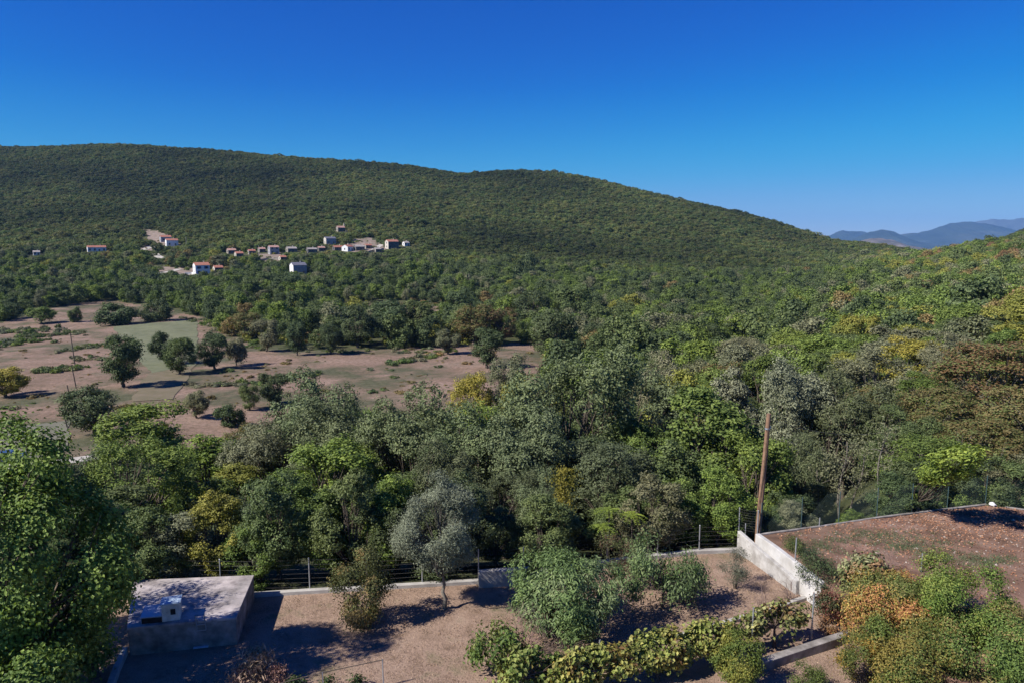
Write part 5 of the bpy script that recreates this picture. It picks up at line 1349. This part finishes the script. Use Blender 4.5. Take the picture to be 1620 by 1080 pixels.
for k, (px, Y, h, c) in enumerate(US):
    X = (px - 810) / F_PX * Y; Y = float(np.interp(X, FENCE_X, FENCE_Y)) + (1.2 if px < 1200 else 1.7) + .5 * (k % 3); X, Y_, g = stand(px, Y); h = h * 1.35 + .4
    place = ('behind the cistern' if px < 400 else 'behind the bush on the lawn' if px < 600 else 'behind the olive tree' if px < 740 else 'behind the raised block' if px < 830 else 'behind the big peach tree' if px < 960 else 'behind the open peach tree' if px < 1100 else 'behind the stained white wall' if px < 1200 else 'near the pole behind the mesh fence' if px < 1330 else 'by the bent slender trunk' if px < 1430 else 'behind the far terrace corner')
    cm, tm, hh, rr_, _, _ = PROTO['broad'][k % 3]
    t = thing('undergrowth_bush', f'{usw[c]} {"tall" if h > 3.7 else "low"} bush growing close {place}' + (['', ', against the fence', ', a step back'][k % 3]), 'bush', (X, Y_, g - .3), rnd.uniform(0, 6), 'undergrowth bushes behind the fence')
    w = min(3.4, h * rnd.uniform(.95, 1.2))
    for nm, me in (('trunk', tm), ('foliage', cm)):
        o = obj(nm, me, t); o.scale = (w / (2 * rr_), w / (2 * rr_), (h + .3) / hh); o.color = jitter(C_[c], .1)

# vine row
M_VINEWOOD = surf('vine_wood', [(.07, .05, .04), (.14, .10, .08)], 8, .95, .4, 30)
def vine(px, py, label, seed, h0, h1, ln, colours, n=150, ang=None):
    p = g0(px, py + 8)
    t = thing('grapevine', label, 'vine', p, VA, 'grapevines of the trellis row')
    rng = RS(seed)
    V, F, ti, LC, LR = crown(seed, h0, h1 - .08, 1.0, 26, n, 11, .26, .16, .14, .55, (.10, .24), 0, .85, 1.0)
    V[:, 0] *= ln; V[:, 1] *= .55; LC = LC * np.array([ln, .55, 1])
    q = V.reshape(-1, 4, 3); c_ = q.mean(1); q = c_[:, None] + (q - c_[:, None]) / np.array([ln, .55, 1]) * np.array([1, .9, 1])
    sel = fbm(c_[:, 0] * 1.8, c_[:, 2] * 2.2, seed, 3) + rng.uniform(-.4, .4, len(c_)); rk = np.argsort(np.argsort(sel)) / len(sel); edges = np.cumsum([w for _, w in colours]); lo = 0
    for (c, w), hi in zip(colours, edges):
        m_ = (rk >= lo) & (rk < hi); lo = hi; vv = q[m_].reshape(-1, 3)
        o = obj('foliage', mesh('vine_foliage', vv, np.arange(len(vv)).reshape(-1, 4), [M_LEAF], tint=ti.reshape(-1, 4)[m_].ravel()), t); o.color = (*c, 1)
    limbs(seed, 0, .75, .05, LC, LR, lean=.15, sub=1).build('trunk', M_VINEWOOD, t, smooth=True)
va, vb = g0(1290, 985), g0(800, 1085); VA = math.atan2(va.y - vb.y, va.x - vb.x)
VG = [((.19, .225, .055), .38), ((.29, .29, .08), .42), ((.24, .2, .05), .13), ((.2, .12, .05), .04)]
vine(1225, 1015, 'vine at the end of the row with pale yellowing leaves and a leaning trunk', 101, .6, 1.8, 1.6, [((.2, .225, .07), .4), ((.29, .285, .11), .4), ((.25, .19, .07), .14), ((.2, .12, .06), .06)])
vine(1130, 1040, 'vine behind the yellow green shrub in the row', 102, .4, 1.75, 1.6, VG, 220)
vine(1040, 1065, 'thick leafy vine in the middle of the row', 103, .3, 1.85, 1.6, VG, 280)
vine(945, 1085, 'leafy vine with a few golden leaves right of the bare shoots', 104, .3, 1.75, 1.6, VG, 280)
vine(845, 1092, 'greener vine at the near end of the row', 105, .2, 1.7, 1.4, [((.15, .205, .05), .6), ((.22, .25, .07), .34), ((.24, .2, .05), .06)], 150)
p = g0(790, 1068); plant('shrub', 'loose green shrub with arching shoots at the lawn side of the vine row', 'shrub', p, 107, .25, 1.9, 1.05, [(.10, .15, .036), (.16, .19, .055)], .15, .09, 22, 190, 12, .26, .6, 6, .02, (.16, .28), .3)
for px, py0, h, lab in ((1283, 1012, 1.9, 'grey trellis post at the far end of the vine row'), (1188, 1035, 1.85, 'grey trellis post rising out of the yellowing vine'), (947, 1080, 1.6, 'grey trellis post hidden among the near vines')):
    p = g0(px, py0); tag(G().tube([(0, 0, -.1), (.02, 0, h)], [.032, .03], 8).build('trellis_post', M_STEEL, None, p, smooth=True), lab, 'post', 'trellis posts of the vine row')
# near shrubs
YS = [(.2, .2, .04), (.14, .17, .036), (.105, .145, .032)]
p = g0(1170, 1085); plant('shrub', 'yellow green small leaved shrub in front of the vine row', 'shrub', p, 111, .1, 1.75, .85, YS, .075, .045, 20, 700, 18, .22, .2, 6, .02, (.22, .36), .3)
p = g0(1275, 1086); plant('shrub', 'low green shrub below the rough stone wall', 'shrub', p, 112, .05, .75, .6, [(.09, .12, .03), (.07, .10, .022)], .06, .035, 12, 200, 14, .2, .2, 6, .015, (.26, .42), .2)
AUT = [(.38, .19, .075), (.36, .27, .07), (.22, .2, .07), (.15, .18, .052)]
p = g0(1400, 1030); plant('pomegranate_bush', 'orange and yellow pomegranate bush beyond the stone wall', 'bush', p, 113, .3, 3.0, 1.8, AUT, .085, .048, 28, 1500, 19, .27, .3, 8, .025, (.2, .34), .4)
p = g0(1500, 1052); plant('pomegranate_bush', 'tall bright green bush beside the orange one', 'bush', p, 114, .3, 3.9, 1.8, [(.12, .185, .038), (.145, .205, .044), (.18, .22, .05)], .085, .048, 30, 1900, 19, .27, .3, 8, .03, (.2, .34), .5)
p = g0(1555, 1100); plant('pomegranate_bush', 'wide green and rusty bush at the lower picture corner', 'bush', p, 115, .2, 3.0, 2.0, [(.11, .17, .042), (.135, .19, .046), (.23, .19, .07)], .085, .048, 28, 1700, 19, .27, .3, 8, .03, (.22, .36), .4)
p = g0(1440, 1105); plant('pomegranate_bush', 'yellow tipped low bush in front of the orange one', 'bush', p, 116, .1, 2.5, 1.7, [(.22, .18, .045), (.14, .155, .04), (.105, .145, .034)], .08, .044, 26, 1300, 18, .25, .3, 8, .02, (.22, .36), .3)
p = g0(1365, 1085); plant('pomegranate_bush', 'thin golden leaved bush by the bare soil patch', 'bush', p, 117, .1, 1.9, .95, [(.25, .17, .035), (.13, .13, .035), (.085, .11, .025)], .075, .042, 18, 480, 15, .24, .3, 6, .015, (.2, .34), .3)
p = g0(1375, 985); plant('persimmon_tree', 'pale leaved small tree with big wilting leaves above the orange bush', 'tree', p, 118, .7, 3.0, 1.3, [(.26, .26, .13), (.15, .18, .07), (.27, .18, .09)], .17, .11, 20, 330, 15, .30, .8, 2, .045, (.22, .36), .8)
p = g0(1312, 985); plant('bush', 'reddish leaved bush at the lower end of the bright white wall', 'bush', p, 119, .2, 1.5, .75, [(.17, .07, .05), (.12, .09, .045), (.06, .075, .035)], .09, .055, 14, 200, 13, .26, .5, 4, .02, (.24, .38), .4)
p = on(1310, 905, TZ); plant('bush', 'dark green bush leaning on the terrace edge over the white wall', 'bush', (12.85, 29.0, TZ - .5), 120, .0, 1.45, 1.0, [(.05, .07, .035), (.065, .09, .035)], .07, .045, 16, 380, 14, .25, .3, 5, .02, (.24, .4), .2, sq=(.75, 1.4))
plant('bush', 'green weedy bush at the terrace edge near the grey stake', 'bush', (12.9, 31.7, TZ - .05), 121, .0, .55, .7, [(.07, .10, .03), (.10, .11, .04)], .07, .04, 12, 180, 12, .22, .3, 5, .012, (.24, .4), .15, sq=(.7, 1.4))
p = g0(1310, 1003); plant('dry_bush', 'small orange dry bush at the end of the rough stone wall', 'bush', p, 122, .05, .7, .35, [(.30, .15, .06), (.22, .13, .06)], .06, .03, 8, 90, 12, .18, .2, 4, .012, (.26, .4), .15)
p = on(1395, 900, TZ); tag(twigs(123, (0, 0, -.05), 1.3, .2, 5, 3, .015)[0].build('dry_stalk', M_TWIG, None, (p.x, p.y, TZ)), 'tall dry stalk on the terrace above the pale leaved tree', 'plant')
# dried plants at the near lawn edge
def dried(px, py, label, seed, h, n, rad, col, L=.2, W=.05):
    p = g0(px, py); rng = RS(seed); t = thing('dried_plant', label, 'plant', p, 0, 'dried plants at the near lawn edge')
    z = rng.uniform(.05, 1, n) ** .8 * h; C = np.c_[rng.normal(size=n) * rad * (1 - .5 * z / h), rng.normal(size=n) * rad * (1 - .5 * z / h), z]
    V, F = leaves(C, norm(rng.normal(size=(n, 3)) + [0, 0, .4]), np.full(n, L), np.full(n, W), rng, tan=rng.normal(size=(n, 3)) * .6 + [0, 0, -1])
    o = obj('foliage', mesh('dried_foliage', V, F, [M_LEAF], tint=np.repeat(np.clip(rng.normal(.5, .25, n), 0, 1), 4)), t); o.color = (*col, 1)
    twigs(seed, (0, 0, 0), h * 1.05, .3, 8, 3, .012)[0].build('stem', M_TWIG, t)
dried(408, 1078, 'heap of dry beige corn like leaves at the lawn edge', 131, 1.15, 1300, .42, (.36, .27, .18))
dried(440, 1085, 'low reddish dried plant beside the beige heap', 132, .75, 500, .25, (.24, .14, .11), .1, .05)
dried(385, 1088, 'dried pale plant in front of the beige heap', 133, .8, 600, .35, (.33, .23, .16), .14, .05)
for k, (px, py) in enumerate(((470, 1090), (520, 1090), (565, 1092))):
    p = g0(px, py); plant('seedling', ['small dark leaved garden plant by the railing end', 'small green plant under the railing middle', 'small yellow green plant near the railing post'][k], 'plant', p, 140 + k, .05, .45, .35, [(.06, .09, .03)], .11, .07, 6, 40, 10, .2, .4, 3, .012, (.3, .45), .15)

# ------------------------------------------------------------------ litter and grass
def litter(name, label, P, L, W, cols, seed, flat=.45):
    rng = RS(seed); n = len(P); V, F = leaves(np.asarray(P), norm(np.array([[0, 0, 1.0]]) + rng.normal(size=(n, 3)) * flat), np.full(n, L), np.full(n, W), rng)
    o = obj(name, mesh(name, V, F, [surf(name + '_colour', cols, 2.5, .9, 0)], )); return tag(o, label, None, None, 'stuff')
rng = RS(151)
P = []
while len(P) < 9000:
    x, y = rng.uniform(12.6, 36), rng.uniform(18, 37.6)
    if not inpoly([x], [y], TP)[0]: continue
    if rng.uniform() > .18 + .8 * sstep(30, 36.5, y + .25 * (x - 19)) + .25 * fbm(x / 1.6, y / 1.6, 8): continue
    P.append((x, y, float(terr_z(x, y)) + .02))
litter('fallen_leaves', 'orange and tan fallen leaves over the stony terrace', P, .10, .07, [(.19, .085, .05), (.32, .16, .09), (.42, .28, .19)], 152)
P = []
while len(P) < 1700:
    x, y = rng.uniform(13, 34), rng.uniform(18, 37.4)
    if inpoly([x], [y], TP)[0] and fbm(x / 2.4, y / 2.4, 18) > -.15: P.append((x, y, float(terr_z(x, y)) + .01))
g_ = G(); ico = np.array([[1,0,0],[-1,0,0],[0,1,0],[0,-1,0],[0,0,1],[0,0,-1]], float); IF = [[0,2,4],[2,1,4],[1,3,4],[3,0,4],[2,0,5],[1,2,5],[3,1,5],[0,3,5]]
for x, y, z in P: g_.add(ico * (abs(rng.normal()) * .026 + .012) * rng.uniform(.6, 1.4, (6, 3)) * [1, 1, .6] + [x, y, z], [], IF)
tag(g_.build('stones', surf('limestone_bits', [(.24, .19, .16), (.40, .34, .29)], 3, .9, 0)), 'pale stones strewn over the terrace soil', None, None, 'stuff')
def grass(name, label, P, h, col1, col2, seed, per=14, spread=.16):
    rng = RS(seed); P = np.repeat(np.asarray(P, float), per, 0); n = len(P); P[:, :2] += rng.normal(size=(n, 2)) * spread
    d = norm(rng.normal(size=(n, 3)) * [.7, .7, 0] + [0, 0, 1]); l = (h * rng.uniform(.5, 1.3, n))[:, None]; s = norm(np.cross(d, rng.normal(size=(n, 3)))) * .012
    V = np.stack([P - s, P + s, P + d * l + [0, 0, 0]], 1).reshape(-1, 3)
    return tag(obj(name, mesh(name, V, np.arange(3 * n).reshape(-1, 3), [surf(name + '_blades', [col1, col2], 1.2, .85, 0)])), label, None, None, 'stuff')
P = []
for (px, py, sx, sy, k) in ((1450, 862, 70, 8, 90), (1560, 885, 60, 8, 70), (1380, 850, 80, 12, 90), (1600, 985, 30, 10, 40), (1300, 870, 40, 14, 60), (1480, 880, 50, 6, 50)):
    for _ in range(k):
        p = on(rng.normal(px, sx * .5), rng.normal(py, sy * .6), TZ)
        if inpoly([p.x], [p.y], TP)[0]: P.append((p.x, p.y, float(terr_z(p.x, p.y))))
grass('grass', 'green grass tufts on the stony terrace', P, .10, (.07, .095, .045), (.12, .14, .075), 161, 26, .14)
P = []
while len(P) < 5200:
    x, y = rng.uniform(-12, 14), rng.uniform(20, 34)
    if y > np.interp(x, FENCE_X, FENCE_Y) - .2 or fbm(x / 1.1, y / 1.1, 5) < -.25: continue
    P.append((x, y, 0))
grass('dry_grass', 'short dead brown grass of the lawn', P, .045, (.18, .12, .08), (.34, .25, .17), 162, 9, .14)
P = [(x, y, .012) for x, y, _ in P[:2600]]
litter('dead_leaves', 'dead leaves scattered over the lawn', P, .06, .04, [(.14, .08, .05), (.3, .2, .12), (.42, .32, .22)], 163)
